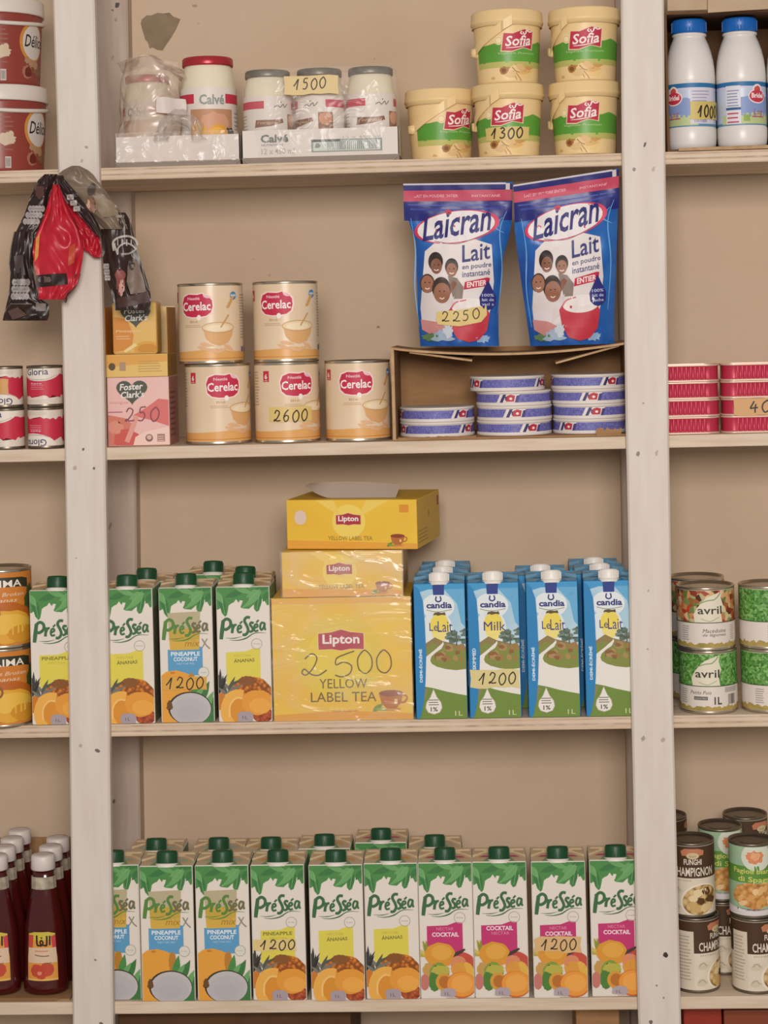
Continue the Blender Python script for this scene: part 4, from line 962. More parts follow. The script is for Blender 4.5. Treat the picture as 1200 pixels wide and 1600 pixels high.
# ------------------------------------------------------------------ mayonnaise jars in shrink wrap
def make_jar(red):
    t = thing('sauce_jar', '', 'jar'); CREAM = M('#e6dcbf', .18, 0, .6); LIDC = M('#b03038', .3, .3) if red else M('#6f6a5e', .4, .4)
    mb = MB(); prof = [(0, .001), (.034, .001), (.0385, .004), (.0395, .010), (.0395, .088), (.039, .1), (.0375, .115), (.0355, .128), (.0335, .136), (.0325, .139), (0, .139)]
    mb.lathe(prof, CREAM, n=48); mb.build('glass', t)
    lb = MB(); lb.lathe([(.033, .137), (.0355, .137), (.036, .139), (.0358, .147), (.034, .149), (.028, .149), (.027, .148), (0, .148)], LIDC, n=48); lb.build('lid', t)
    a = Art(); W = '#ded5ca'
    a.rect(-90, 22, 90, 106, W, 1)
    if red:
        a.rect(-90, 84, -24, 97, '#c2344a', 2); a.rect(22, 84, 90, 97, '#c2344a', 2); a.text('Calvé', -16, 82, 36, 14, '#8f968f', 3, bold=.03)
        a.rect(-30, 22, 34, 76, '#b98a68', 2); a.blob(6, 54, 22, 18, '#cf9a78', 3, 3, .1); a.ell(10, 42, 15, 13, '#e0a03c', 4); a.ell(10, 42, 11, 9, '#e8b252', 5); a.blob(-18, 44, 12, 14, '#d9a23c', 4, 8, .1); a.blob(28, 36, 10, 14, '#4c4a3c', 4, 5, .2)
        a.lines(40, 26, 66, 76, 9, '#a79d93', 2)
    else:
        a.rect(-90, 86, -2, 98, '#c2344a', 2); a.rect(50, 86, 90, 98, '#c2344a', 2); a.stroke([(14, 88), (20, 91), (24, 88), (30, 93), (32, 88), (38, 94)], 1.4, '#6f675c', 3); a.ell(26, 96, 1, 1, '#6f675c', 3)
        a.poly([(-18, 56), (8, 58), (30, 64), (28, 70), (12, 68), (-16, 68)], '#7c4c36', 3); a.text('l’original', -14, 60, 38, 6, '#d5b58a', 4, shear=.3)
        a.rect(38, 24, 62, 78, '#8a5a3c', 3); a.blob(50, 68, 11, 10, '#c98f68', 4, 3, .1); a.ell(52, 40, 11, 10, '#e09a3c', 5); a.blob(42, 30, 7, 9, '#3c4426', 4, 6, .2)
        a.lines(-58, 28, -34, 80, 10, '#a79d93', 2); a.rect(-6, 24, 6, 30, '#8f877c', 2); a.lines(10, 26, 30, 50, 5, '#b0a79d', 2)
    lm = MB(); lm.art(a, cyl(.0397), clip=(-90, 20, 90, 106), du=4); lm.build('paper_label', t)
    return t
JG = 'mayonnaise jars on the top shelf'
def tray(name, label, loc, W, D, H, art, torn):
    t = thing(name, label, 'tray', loc); mb = MB(); w, d, h = W*.0005, D*.001, H*.001; WP = M('#dcd3c9', .6)
    ch = .010
    mb.box(-w+.008, .006, 0, w-.008, d-.006, .002, M('#b3a89c', .7))
    def wall(p, q, n):                        # sloped foot then upright side
        p, q = Vector(p), Vector(q)
        for (za, zb, oa, ob, m) in ((0, ch, -.009, 0, M('#a69b90', .7)), (ch, h, 0, 0, WP)):
            mb.hexa([p+n*oa+Vector((0, 0, za)), q+n*oa+Vector((0, 0, za)), q+n*(oa-.0012)+Vector((0, 0, za)), p+n*(oa-.0012)+Vector((0, 0, za)), p+n*ob+Vector((0, 0, zb)), q+n*ob+Vector((0, 0, zb)), q+n*(ob-.0012)+Vector((0, 0, zb)), p+n*(ob-.0012)+Vector((0, 0, zb))], m)
    wall((-w, 0, 0), (w, 0, 0), Vector((0, -1, 0))); wall((w, d, 0), (-w, d, 0), Vector((0, 1, 0))); wall((-w, d, 0), (-w, 0, 0), Vector((-1, 0, 0))); wall((w, 0, 0), (w, d, 0), Vector((1, 0, 0)))
    if art: mb.art(art, flat(W, 0), clip=(2, 12, W-2, H-1))
    mb.build('tray_walls', t)
    return t
a = Art(); r = random.Random(8)
a.text('Calvé', 30, 33, 44, 13, '#5c6660', 3, bold=.035); a.text('NUTRITION', 31, 27.5, 34, 3.6, '#8d8f88', 3, bold=.03); a.text('12 x 450 ml', 31, 15, 52, 9, '#a5a59e', 3, bold=.01)
a.text('12 x 450 ml', 160, 37, 60, 3.5, '#a5a59e', 3); a.rect(110, 16, 222, 36, '#7f8d84', 2); a.rect(113, 18, 219, 33.6, '#c9cdc4', 3); a.rect(110, 32, 156, 36, '#3f4b45', 4); a.bars(136, 19, 216, 33, '#6f8078', 5, 26); a.blob(120, 26, 4, 4, '#7f8d84', 5, 2, .2)
t0 = put(501, 252, .02); t0.z = SZ[0]+.0004; t0.y = .018
tray('display_tray', 'white cardboard tray of wrapped jars with grey lids and bar code', t0, 248, 100, 53, a, False)
jp = {}
def jar(red, label, px, y, up=.0025, rz=0.0):
    p = put(px, 245, y); p.z = SZ[0]+up
    if red not in jp:
        t = jp[red] = make_jar(red); t.location = p; t.rotation_euler = (0, 0, rz); t['label'] = label; t['group'] = JG; return t
    return dup(jp[red], label, p, rz, JG)
jar(0, 'grey lidded mayonnaise jar at the left of the wrapped jar tray', 421, .064, rz=0)
jar(0, 'grey lidded mayonnaise jar in the middle of the wrapped tray under the 1500 slip', 502, .064, rz=-.95)
jar(0, 'grey lidded mayonnaise jar at the right of the wrapped jar tray', 582, .064, rz=-.12)
def hull(parent, x0, x1, y0, y1, zs, mat, name, r0=.03, noise_=.002, label=None):
    """closed sheet of film around a pack: zs = list of (z, inset)"""
    mb = MB()
    def fn(u, v):
        k = v*(len(zs)-1); i = min(int(k), len(zs)-2); f = k-i
        z = zs[i][0]+(zs[i+1][0]-zs[i][0])*f; ins = zs[i][1]+(zs[i+1][1]-zs[i][1])*f
        an = 2*math.pi*u; c, s = math.cos(an), math.sin(an); e = .32
        hx, hy = (x1-x0)/2-ins, (y1-y0)/2-ins
        p = Vector(((x0+x1)/2+hx*math.copysign(abs(c)**e, c), (y0+y1)/2+hy*math.copysign(abs(s)**e, s), z))
        n = mnoise.noise(p*34)*noise_
        return p+Vector((n, -abs(n), n*.6))
    mb.grid(fn, 72, (len(zs)-1)*4, mat, closed=True)
    o = mb.build(name, parent)
    if label: o['label'] = label
    return o
wr = thing('shrink_wrap', 'clear shrink wrap round the grey lidded jars with price slip 1500', 'plastic wrap', t0)
hull(wr, -.1262, .1262, -.0022, .1025, [(.004, .008), (.012, .0005), (.055, .0005), (.1, .0012), (.130, .003), (.147, .006), (.1525, .010), (.1535, .03)], film_mat('shrink_film', .10, '#efe6da', .16, .5, 22), 'film')
FY = .0035
tag_part(wr, lambda u, v, l: ((u-124)*.001, -.0068-l*EPS+.0, v*.001), 70, 107, 156, 136, '1500', 'yellow price tag reading 1500', hx=(84, 114, 138, 131), pen=1.7, mat=M('#d8bf86'), rag=4, rise=2)
# opened pack at the left
t1 = put(276, 252, .02); t1.z = SZ[0]+.0004; t1.y = .03
tray('display_tray', 'white torn tray under the opened pack of red lidded jars', t1, 199, 100, 50, None, True)
jr = jar(1, 'red lidded mayonnaise jar at the right of the opened pack', 328, .080, .003, .22)
jr.scale = (1.14, 1.14, 1.17)
jl = jar(1, 'red lidded mayonnaise jar veiled by torn film beside the left post', 233, .082, .0025, -.35)
jl.scale = (1, 1, 1)
wr2 = thing('torn_shrink_wrap', 'torn cloudy shrink wrap over the red lidded jars beside the left post', 'plastic wrap', t1)
FILM2 = film_mat('torn_film', .5, '#d9c6b2', .28, .8, 22)
mb = MB()
def f2(u, v):                                 # veil over the left jar, open on the right
    an = math.radians(160+u*170); rx, ry = .056-.006*v, .047
    z = .045+.135*v-.012*max(0, u-.55)*v*2
    p = Vector((-.048+rx*math.cos(an)*(1-.18*v*v)+.01*v*u, .05+ry*math.sin(an)*(1-.25*v*v), z)); n = mnoise.noise(p*36)*.005
    return p+Vector((n, n*.8, n))
mb.grid(f2, 40, 24, FILM2)
def f2b(u, v):
    p = Vector((-.098+.115*u-.0*v, .012+.075*v, .178-.026*abs(u-.35)+.006*math.sin(5*v)-.05*max(0, u-.62))); n = mnoise.noise(p*38)*.006
    return p+Vector((n, n, n))
mb.grid(f2b, 24, 14, FILM2); o = mb.build('film', wr2)
mb = MB()
def f3(u, v):                                 # crumpled bulge hanging in front
    an = math.radians(180*u); k = 1-.0*v; p = Vector((.006+.042*math.cos(an)*(1-.55*v), -.002-.022*math.sin(math.pi*v)-.004, .04+.05*math.sin(an)*(1-.55*v))); n = mnoise.noise(p*70)*.006
    return p+Vector((n, -abs(n)*1.5, n))
mb.grid(f3, 28, 12, film_mat('crumpled_film', .36, '#d9ccc0', .2, .8, 40)); 
def f4(u, v):
    p = Vector((-.0985+.197*u, -.0035, .008+.048*v)); n = mnoise.noise(p*40)*.004
    return p+Vector((0, -abs(n), n*.3))
mb.grid(f4, 40, 10, film_mat('tray_film', .16, '#ece4da', .2, .6, 26)); mb.build('film', wr2)
mb = MB()
def f5(u, v):
    p = Vector((-.030+.046*u, -.0045+.003*math.sin(6*u), .088+.024*v-.006*u)); n = mnoise.noise(p*50)*.003
    return p+Vector((n, -abs(n), n))
mb.grid(f5, 14, 8, M('#d5cac0', .5)); o = mb.build('paper_scrap', wr2); o['label'] = 'white torn paper scrap'

# ------------------------------------------------------------------ milk powder pouches
def sheet_item(parent, name, rows, y0, bulge, mat, art=None, nz=.003, nu=20, nv=26, back=True, seed=0.0, crumple=False, sharp=.6):
    """a filled bag: rows of (left px, right px, py) in the photo give its outline at depth y0; front and back bulge apart"""
    def edge(v):
        k = v*(len(rows)-1); i = min(int(k), len(rows)-2); f = k-i
        return [rows[i][n]+(rows[i+1][n]-rows[i][n])*f for n in range(len(rows[0]))]
    ys = [r[2] for r in rows]
    def v_of(py, px):
        lo = 0.0
        for i in range(len(rows)-1):
            pa = ys[i]+(rows[i][3] if len(rows[i]) > 3 else 0)*0; pb = ys[i+1]
            if py <= pb or i == len(rows)-2: return (i+(py-pa)/(pb-pa or 1))/(len(rows)-1)
        return 1.0
    def ridge(q): return 1-2.2*abs(mnoise.noise(q))
    def depth(u, v, s):
        bu = bulge(v) if callable(bulge) else bulge
        k = (max(0, math.sin(math.pi*min(1, max(0, u))))**sharp)
        n = (ridge(Vector((u*2.0+seed+v*1.2, v*2.6, s*3.1)))*nz*.95+ridge(Vector((u*3.6+seed-v*2, v*4.4, s)))*nz*.38)*min(1, k*2) if crumple else mnoise.noise(Vector((u*5+seed, v*8, s*3.1)))*nz*min(1, k*2)+mnoise.noise(Vector((u*13+seed, v*19, s)))*nz*.35*min(1, k*2)
        yy = y0(v) if callable(y0) else y0
        return yy-s*(bu*k)+n
    mb = MB()
    def fn(s):
        def g(u, v):
            e = edge(v); px = e[0]+(e[1]-e[0])*u; py = e[2]+(e[3]*(u-.5) if len(e) > 3 else 0)
            return at(px, py, depth(u, v, s))
        return g
    mb.grid(fn(1), nu, nv, mat); mb.grid(fn(-1), nu, nv, mat)
    if art:
        def mp(px, py, l):
            v = v_of(py, px); e = edge(min(1, max(0, v))); u = (px-e[0])/(e[1]-e[0])
            if len(e) > 3:
                v = v_of(py-e[3]*(u-.5), px); e = edge(min(1, max(0, v))); u = (px-e[0])/(e[1]-e[0])
            return at(px, py, depth(u, v, 1)-.0014-l*EPS*1.6)
        mb.art(art, mp, du=7, dv=7)
    return mb.build(name, parent)
def local(parent):                            # keep world-built parts where they are under their thing
    bpy.context.view_layer.update()
    for ch in [x for x in COL.objects if x.parent == parent]:
        ch.matrix_parent_inverse = parent.matrix_world.inverted()
NAVY = '#26276f'; PBL = nodes_mat('blue_foil', [(.2, '#1d3f8e'), (.55, '#2a64b0'), (.85, '#3f86c8')], freq=16, detail=3, rough=.3, bump=.25, bfreq=40)
def pouch_art(P, tagtext=False):
    """P maps the upright artwork (mm, origin bottom left of a 160x255 pouch) to photo pixels"""
    a = Art()
    def poly(pts, m, l): a.poly([P(*q) for q in pts], m, l)
    b = Art()
    b.rect(0, 243, 160, 252, NAVY, 1); b.rect(150, 243, 156, 253, '#d5cec9', 2); b.rect(0, 251.4, 150, 254, '#cfcad2', 2); b.rect(0, 226, 160, 243, '#c2475e', 1)
    b.text('LAIT EN POUDRE ENTIER', 16, 232, 64, 4.5, '#e3a9b2', 2, bold=.02); b.text('INSTANTANÉ', 100, 232, 42, 4.5, '#e3a9b2', 2, bold=.02)
    b.rect(0, 196, 160, 226, M('#262a76', .35), 1); b.stroke([(6, 221), (80, 219), (154, 221)], 2, '#4a5aa8', 2); b.stroke([(10, 214), (90, 212), (150, 216)], 3, '#35449a', 2)
    b.poly([(22, 60), (30, 148), (46, 162), (100, 168), (130, 158), (134, 100), (130, 60), (120, 26), (40, 22), (24, 36)], '#e2dad6', 2)
    b.ell(78, 186, 64, 25, '#d0395a', 3, rot=8); b.ell(77, 186, 58, 24, '#e6e0de', 4, rot=8)
    b.text('Laicran', 27, 163, 102, 42, NAVY, 6, shear=.16, bold=.016, skew=.17); b.blob(66, 209, 5, 4, '#c43a4a', 6, 3, .2); b.stroke([(44, 164), (80, 160), (124, 176)], 1, '#9a5a70', 6)
    b.text('Lait', 86, 130, 42, 27, '#3a3d78', 6, bold=.012, skew=.14); b.text('en poudre', 86, 117, 44, 10, '#4a4d7c', 6, bold=.01, skew=.1); b.text('instantané', 86, 107, 42, 9, '#4a4d7c', 6, bold=.01, skew=.1)
    b.poly([(88, 88), (126, 94), (128, 106), (124, 107), (90, 100)], '#c22f45', 6); b.text('ENTIER', 93, 91, 30, 8.5, '#f0dfdc', 7, bold=.03, skew=.13)
    b.poly([(125, 103), (132, 88), (138, 76), (137, 64), (131, 58), (125, 56), (119, 58), (113, 64), (112, 76), (118, 88)], '#2c2f78', 13)
    for k_, w_ in enumerate(('vache', 'lait de', '100%')): b.text(w_, 116, 63+k_*7, 18, 4.6, '#b9bedb', 14, bold=.02)
    # a family of four behind a bowl
    for x, y_, rx, ry, c, l in [(46, 132, 11, 15, '#2e2320', 7), (70, 124, 10, 13, '#2f2521', 7), (33, 98, 11, 15, '#4a352c', 8), (54, 90, 14, 18, '#3a2a24', 9)]: b.ell(x, y_, rx, ry, c, l)
    for x, y_, rx, ry, c, l in [(47, 125, 8.5, 12, '#8a5d48', 8), (70, 119, 8, 10.5, '#9c6b52', 8), (33, 97, 9.5, 13.5, '#a36f55', 9), (55, 83, 12.5, 16, '#9a6750', 10)]:
        b.ell(x, y_, rx, ry, c, l); b.stroke([(x-3.5, y_-ry*.45), (x, y_-ry*.58), (x+3.5, y_-ry*.45)], 1.6, '#ead9d0', l+1)
        for q in (-3.4, 3.4): b.ell(x+q, y_+ry*.18, 1.1, 1, '#2c1d18', l+1)
    b.poly([(26, 84), (36, 88), (44, 76), (60, 66), (74, 78), (66, 50), (50, 34), (28, 30), (22, 58)], '#dcd3d0', 8); b.poly([(64, 110), (78, 106), (88, 92), (86, 74), (72, 74)], '#8a7a70', 6); b.poly([(52, 76), (72, 102), (78, 98), (62, 72)], '#8a5d48', 7)
    b.poly([(22, 42), (46, 38), (60, 30), (76, 32), (70, 20), (40, 16), (24, 26)], '#c98a86', 9)
    b.poly([(64, 54), (72, 66), (90, 72), (112, 70), (122, 62), (128, 50), (124, 24), (112, 10), (96, 6), (78, 12), (68, 30)], '#c03444', 10); b.ell(98, 60, 28, 12, '#e6ded8', 11); b.ell(98, 66, 22, 9, '#eee7e2', 12); b.stroke([(70, 60), (76, 68), (92, 72)], 2, '#d9707a', 12)
    b.blob(56, 16, 18, 8, '#9fb2c6', 10, 4, .3); b.blob(40, 14, 16, 6, '#5f7f52', 9, 6, .25); b.blob(64, 24, 8, 10, '#c9d2da', 11, 9, .3); b.blob(118, 12, 12, 6, '#8fb0d0', 9, 7, .3)
    for pts in ([(10, 200), (16, 150), (14, 90), (20, 30)], [(152, 210), (142, 178), (146, 120), (140, 50)], [(146, 200), (134, 186), (148, 176)]): b.stroke(pts, 2.2, '#6fa8dc', 2, taper=.7)
    for v, f, m, l in b.items: a.items.append(([P(q[0], q[1])+tuple(q[2:]) for q in v], f, m, l))
    return a
def pouch(label, rows, y0, art, tagargs=None):
    bpt = rows[-1]; base = at((bpt[0]+bpt[1])/2, bpt[2], y0 if not callable(y0) else y0(1))
    t = thing('milk_powder_pouch', label, 'pouch', base, 0, 'blue milk powder pouches')
    sheet_item(t, 'pouch', rows, y0, lambda v: .0035+.021*min(1, max(0, (v-.12)*1.9))**.8, PBL, art, nz=.004, nv=40, nu=26)
    return t
def quad(tl, tr, bl_, br, W=160.0, H=254.0):
    def P(u, v):
        s, q = u/W, v/H
        return (bl_[0]*(1-s)*(1-q)+br[0]*s*(1-q)+tl[0]*(1-s)*q+tr[0]*s*q, bl_[1]*(1-s)*(1-q)+br[1]*s*(1-q)+tl[1]*(1-s)*q+tr[1]*s*q)
    return P
rowsL = [(630, 801, 286, -4), (632, 800, 312, -4), (634, 800, 330, -3), (641, 799, 352, -2), (650, 794, 376, -1), (651, 787, 398, 0), (651, 784, 424, 0), (652, 781, 455, 0), (653, 779, 490, 0), (655, 779, 520, 0), (657, 780, 541, 0)]
rowsR = [(803, 967, 276, -26), (804, 967, 300, -22), (804, 966, 325, -18), (804, 965, 350, -15), (807, 964, 380, -12), (811, 963, 410, -10), (815, 962, 440, -8), (820, 961, 475, -6), (825, 960, 510, -5), (829, 960, 539, -4)]
YB = .052
# ------------------------------------------------------------------ cardboard box lying on its side
bx0 = at(614, 690, .004).x; bx1 = at(988, 686, .004).x; bz0 = SZ[1]+.0006
cx = (bx0+bx1)/2; zt = at(640, 541, .05).z
cbx = thing('cardboard_box', 'open cardboard box lying on its side holding the blue and white round boxes', 'box', (cx, .004, bz0))
mb = MB(); hw = (bx1-bx0)/2; bd = .19; hh = zt-bz0
mb.box(-hw, 0, 0, hw, bd, .003, CARD); mb.box(-hw, 0, .003, -hw+.005, bd, hh-.001, CARD); mb.box(hw-.004, 0, .003, hw, bd, hh-.001, CARD); mb.box(-hw+.005, bd-.004, .003, hw-.004, bd, hh-.006, CARD)
topz = lambda u: hh-.0135*math.sin(math.pi*u)**.8 if 0 <= u <= 1 else hh
for q in (0, .0035):
    mb.grid(lambda u, v: Vector((-hw+2*hw*u, bd*v, topz(u)+(.004 if u < .02 or u > .98 else 0)*0-q)), 24, 2, CARD)
mb.grid(lambda u, v: Vector((-hw+2*hw*u, -.0001, topz(u)-.0035*v)), 24, 1, CARDL)
for s in (-1, 1): mb.face([(s*hw, -.0003, .002), (s*(hw-.005), -.0003, .002), (s*(hw-.005), -.0003, hh-.002), (s*hw, -.0003, hh-.002)], CARDL)
mb.build('box_shell', cbx)
def sheet(name, parent, pts, th, m):
    mb = MB(); P = [Vector(p) for p in pts]; n = (P[1]-P[0]).cross(P[3]-P[0]).normalized()*th
    mb.hexa(P+[p+n for p in P], m); return mb.build(name, parent)
L_ = lambda px, py, y: at(px, py, y)-Vector((cx, .004, bz0))
p1, p2 = L_(640, 549, .012), L_(738, 562, .014); sheet('flap', cbx, [p1, p2, p2+Vector((0, .10, .004)), p1+Vector((0, .10, .004))], -.003, CARDL)
p1, p2 = L_(868, 566, .014), L_(967, 538.5, .012); sheet('flap', cbx, [p1, p2, p2+Vector((0, .10, -.002)), p1+Vector((0, .10, .002))], -.003, CARDL)
for px0, px1, h0, s in ((622, 744, .006, 3), (932, 971, .013, 5)):           # torn lip along the bottom
    mb = MB(); r = random.Random(s); n = 10; A, B = L_(px0, 688, 0).x, L_(px1, 685, 0).x
    for i in range(n):
        xa, xb = A+(B-A)*i/n, A+(B-A)*(i+1)/n; za, zb = h0*r.uniform(.7, 1.1), h0*r.uniform(.7, 1.1)
        mb.hexa([(xa, -.003, .0), (xb, -.003, .0), (xb, -.0005, .0), (xa, -.0005, .0), (xa, -.004, za), (xb, -.004, zb), (xb, -.0015, zb), (xa, -.0015, za)], CARD)
    mb.build('torn_flap', cbx)
# ------------------------------------------------------------------ round cheese boxes
def make_cheese():
    t = thing('cheese_box', '', 'cheese box'); R, H = .0598, .0232; W = M('#e2d9d0', .5)
    mb = MB(); mb.lathe([(0, 0), (R-.001, 0), (R, .0008), (R, .005), (R-.0012, .0055), (R-.0012, .0056), (R-.0012, H-.0035), (R, H-.003), (R, H-.0006), (R-.001, H), (0, H)], W, n=64)
    a = Art(); C = 2*math.pi*R*1000; a.rect(-C/2, 5.6, C/2, 18.2, nodes_mat('speckled_blue', [(.3, '#55549a'), (.5, '#6a69ab'), (.7, '#8382ba')], freq=400, detail=2, rough=.5), 1)
    for o in (0, C/3, -C/3):
        a.poly([(o-17, 5.6), (o+14, 5.6), (o+20, 18.2), (o-11, 18.2)], '#e2d9d0', 2); a.poly([(o-12, 5.6), (o-7, 5.6), (o-1, 18.2), (o-6, 18.2)], '#3a3468', 3)
        a.rect(o-3, 9, o+1, 15, '#4a2c50', 3); a.poly([(o-2, 7), (o+11, 7), (o+13, 16), (o+6, 18), (o, 16)], '#b5303f', 4); a.ell(o+6, 11.5, 2.4, 2, '#ecd9d2', 5); a.poly([(o+12, 5.6), (o+17, 5.6), (o+20, 17), (o+15, 16)], '#4a3f7a', 3)
    mb.art(a, cyl(R-.0011), du=4); mb.build('cheese_box_body', t)
    return t
cp = make_cheese(); first = True
def cheese(label, px, y, k, ang, dx=0.0):
    global first
    p = put(px, 684, y); p.z = bz0+.0032+k*.0234; p.x += dx
    if first:
        first = False; cp.location = p; cp.rotation_euler = (0, 0, ang); cp['label'] = label; cp['group'] = CHG; return
    dup(cp, label, p, ang, CHG)
CHG = 'round blue and white cheese boxes in the cardboard box'
NM = ['bottom', 'second from the bottom', 'second from the top', 'top']
for k, an in ((0, .92), (1, .70)): cheese('round cheese box, %s of the low left stack of two' % ['bottom', 'top'][k], 684, .078, k, an)
for k, (an, dx) in enumerate([(.42, 0), (2.1, .001), (1.95, 0), (-1.05, -.0095)]): cheese('round cheese box, %s of the middle stack' % NM[k], 804, .072, k, an, dx)
for k, (an, dx) in enumerate([(-.75, 0), (.02, .001), (2.1, 0), (.55, -.001)]): cheese('round cheese box, %s of the stack beside the right post' % NM[k], 922.5, .078, k, an, dx)
P1 = quad((630, 287), (801, 285), (636, 541), (797, 541))
aL = pouch_art(P1)
L = pouch('blue milk powder pouch with yellow price slip 2250', rowsL, lambda v: .045+.03*v, aL)
ta = Art(); ta.poly([(683, 487), (720, 484), (760, 477), (761, 492), (752, 503), (718, 510), (684, 507), (681, 498)], TAGM, 14)
for i, (x, y_) in enumerate([(690, 503), (707, 503), (722, 501), (738, 498)]):
    for p in DIG['2250'[i]]: ta.stroke([(x+12*u, y_-16*v) for u, v in p], 1.6, '#33291c', 15)
def pouch_mp(rows, y0):
    def mp(px, py, l):
        ys = [r[2] for r in rows]; i = max(0, min(len(rows)-2, sum(1 for q in ys if q <= py)-1)); f = (py-ys[i])/(ys[i+1]-ys[i]); v = (i+f)/(len(rows)-1)
        e = [rows[i][n]+(rows[i+1][n]-rows[i][n])*f for n in range(3)]; u = (px-e[0])/(e[1]-e[0])
        bu = .0035+.021*min(1, max(0, (v-.12)*1.9))**.8; k = max(0, math.sin(math.pi*min(1, max(0, u))))**.6
        return at(px, py, y0(v)-bu*k-.0035-l*EPS)
    return mp
mb = MB(); mb.art(ta, pouch_mp(rowsL, lambda v: .045+.03*v), du=10, dv=10); o = mb.build('price_tag', L); o['label'] = 'yellow price tag reading 2250'
local(L)
P2 = quad((802, 289), (967, 263), (812, 543), (970, 536))
Rp = pouch('blue milk powder pouch leaning against the right post', rowsR, lambda v: .022+.045*v, pouch_art(P2))
local(Rp)

# ------------------------------------------------------------------ drink mix boxes
def heart(a, x, y, s, m, l):
    hp = [(x+s*1.0*math.sin(q)**3, y+s*.86*(.8125*math.cos(q)-.3125*math.cos(2*q)-.125*math.cos(3*q)-.0625*math.cos(4*q))+s*.06) for q in [2*math.pi*i/32 for i in range(32)]]
    a.poly(hp, m, l)
def brand(a, x, y, s, l=4):
    heart(a, x, y, s, '#4f5346', l); a.text('Foster', x-s*.78, y+s*.08, s*1.5, s*.42, '#e6e2d6', l+1, bold=.022, shear=.12, skew=.04); a.text('Clark’s', x-s*.72, y-s*.42, s*1.5, s*.42, '#e6e2d6', l+1, bold=.022, shear=.12, skew=.04)
p = put(217.5, 695, .03, 1); p.y = .03
pk = thing('drink_mix_box', 'pink drink mix box with 250 written on it, under the yellow one', 'box', p, 0, 'powdered drink mix boxes')
mb = MB(); PK = nodes_mat('pink_board', [(.2, '#e0b0a8'), (.8, '#eac4ba')], freq=8, rough=.45)
mb.box(-.0495, 0, 0, .0495, .085, .109, PK, bev=.001)
a = Art(); a.poly([(40, 48), (62, 60), (82, 74), (99, 72), (99, 30), (70, 40)], '#d4706a', 1); a.poly([(0, 0), (30, 0), (44, 14), (40, 34), (28, 44), (0, 50)], '#cf7a66', 1); a.blob(30, 12, 22, 14, '#c9584e', 2, 4, .12); a.stroke([(30, 6), (40, 30), (46, 48)], 8, '#dc9a8c', 3); a.blob(12, 30, 12, 10, '#d9907a', 3, 6, .2); a.poly([(44, 14), (60, 22), (99, 30), (99, 0), (40, 0)], '#eccabd', 2); a.stroke([(0, 54), (24, 54)], 1.6, '#a9607a', 3)
brand(a, 40, 86, 25); a.hand('250', 26, 38, 60, 22, '#8a4552', 8, 1.8, 2); a.ell(66, 12, 6, 6, '#7f6058', 4); a.ell(66, 13, 4, 3.6, '#d9b0a4', 5); a.rect(79, 6, 91, 18, '#a37a70', 4); a.lines(80, 7, 90, 17, 3, '#e6c4b8', 5); a.text('mangue', 4, 66, 30, 4, '#c98a84', 3)
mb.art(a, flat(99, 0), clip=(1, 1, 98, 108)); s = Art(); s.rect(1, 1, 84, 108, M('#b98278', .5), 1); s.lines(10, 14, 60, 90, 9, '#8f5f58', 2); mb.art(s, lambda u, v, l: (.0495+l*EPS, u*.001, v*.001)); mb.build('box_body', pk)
p = p+Vector((-.001, .0, .1094))
yb = thing('drink_mix_box', 'open yellow drink mix box showing a sachet, under the hanging bags', 'box', p, 0, 'powdered drink mix boxes')
mb = MB(); YW = nodes_mat('yellow_board', [(.2, '#dfbc74'), (.8, '#e6c888')], freq=8, rough=.45); OB = M('#b9762c', .5)
mb.box(-.0495, 0, 0, .0495, .085, .036, YW, bev=.0008)
mb.box(-.0495, .0, .036, -.0485, .085, .112, OB); mb.box(.0485, .004, .036, .0495, .085, .11, M('#b98a4c', .55)); mb.box(-.0495, .084, .036, .0495, .085, .112, YW)
a = Art(); a.rect(1, 1, 98, 35, '#e0bb6a', 1); a.poly([(0, 16), (99, 24), (99, 36), (0, 36)], '#dca24a', 2); a.ell(10, 17, 5.5, 6, '#5a4a2c', 3); a.rect(22, 10, 32, 24, '#a89070', 3); a.lines(52, 8, 92, 28, 5, '#b99a58', 3)
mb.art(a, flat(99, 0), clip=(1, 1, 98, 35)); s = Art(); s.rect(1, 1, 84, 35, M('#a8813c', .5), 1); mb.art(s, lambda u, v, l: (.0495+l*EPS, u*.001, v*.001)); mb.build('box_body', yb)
sc = thing('drink_sachet', 'yellow sachet standing in the open drink mix box', 'sachet', p+Vector((0, .003, .0362)), 0)
mb = MB(); mb.box(-.037, -.006, 0, .034, .04, .083, nodes_mat('sachet_yellow', [(.2, '#d9ac58'), (.8, '#e3bd70')], freq=10, rough=.4), bev=.004)
a = Art(); a.poly([(2, 4), (30, 8), (34, 30), (24, 56), (2, 60)], '#d28a36', 1); a.ell(56, 8, 22, 12, '#d9a03c', 2); a.ell(56, 8, 16, 8, '#c98a2c', 3); a.poly([(20, 2), (40, 14), (36, 18), (18, 6)], '#ead190', 3); brand(a, 38, 62, 24); a.text('Pineapple', 6, 34, 40, 5, '#e6c890', 4, bold=.02); a.lines(6, 24, 30, 32, 2, '#e2b884', 3)
mb.art(a, lambda u, v, l: ((u-37)*.001, -.0061-l*EPS, v*.001), clip=(2, 3, 70, 80)); mb.build('sachet_body', sc)

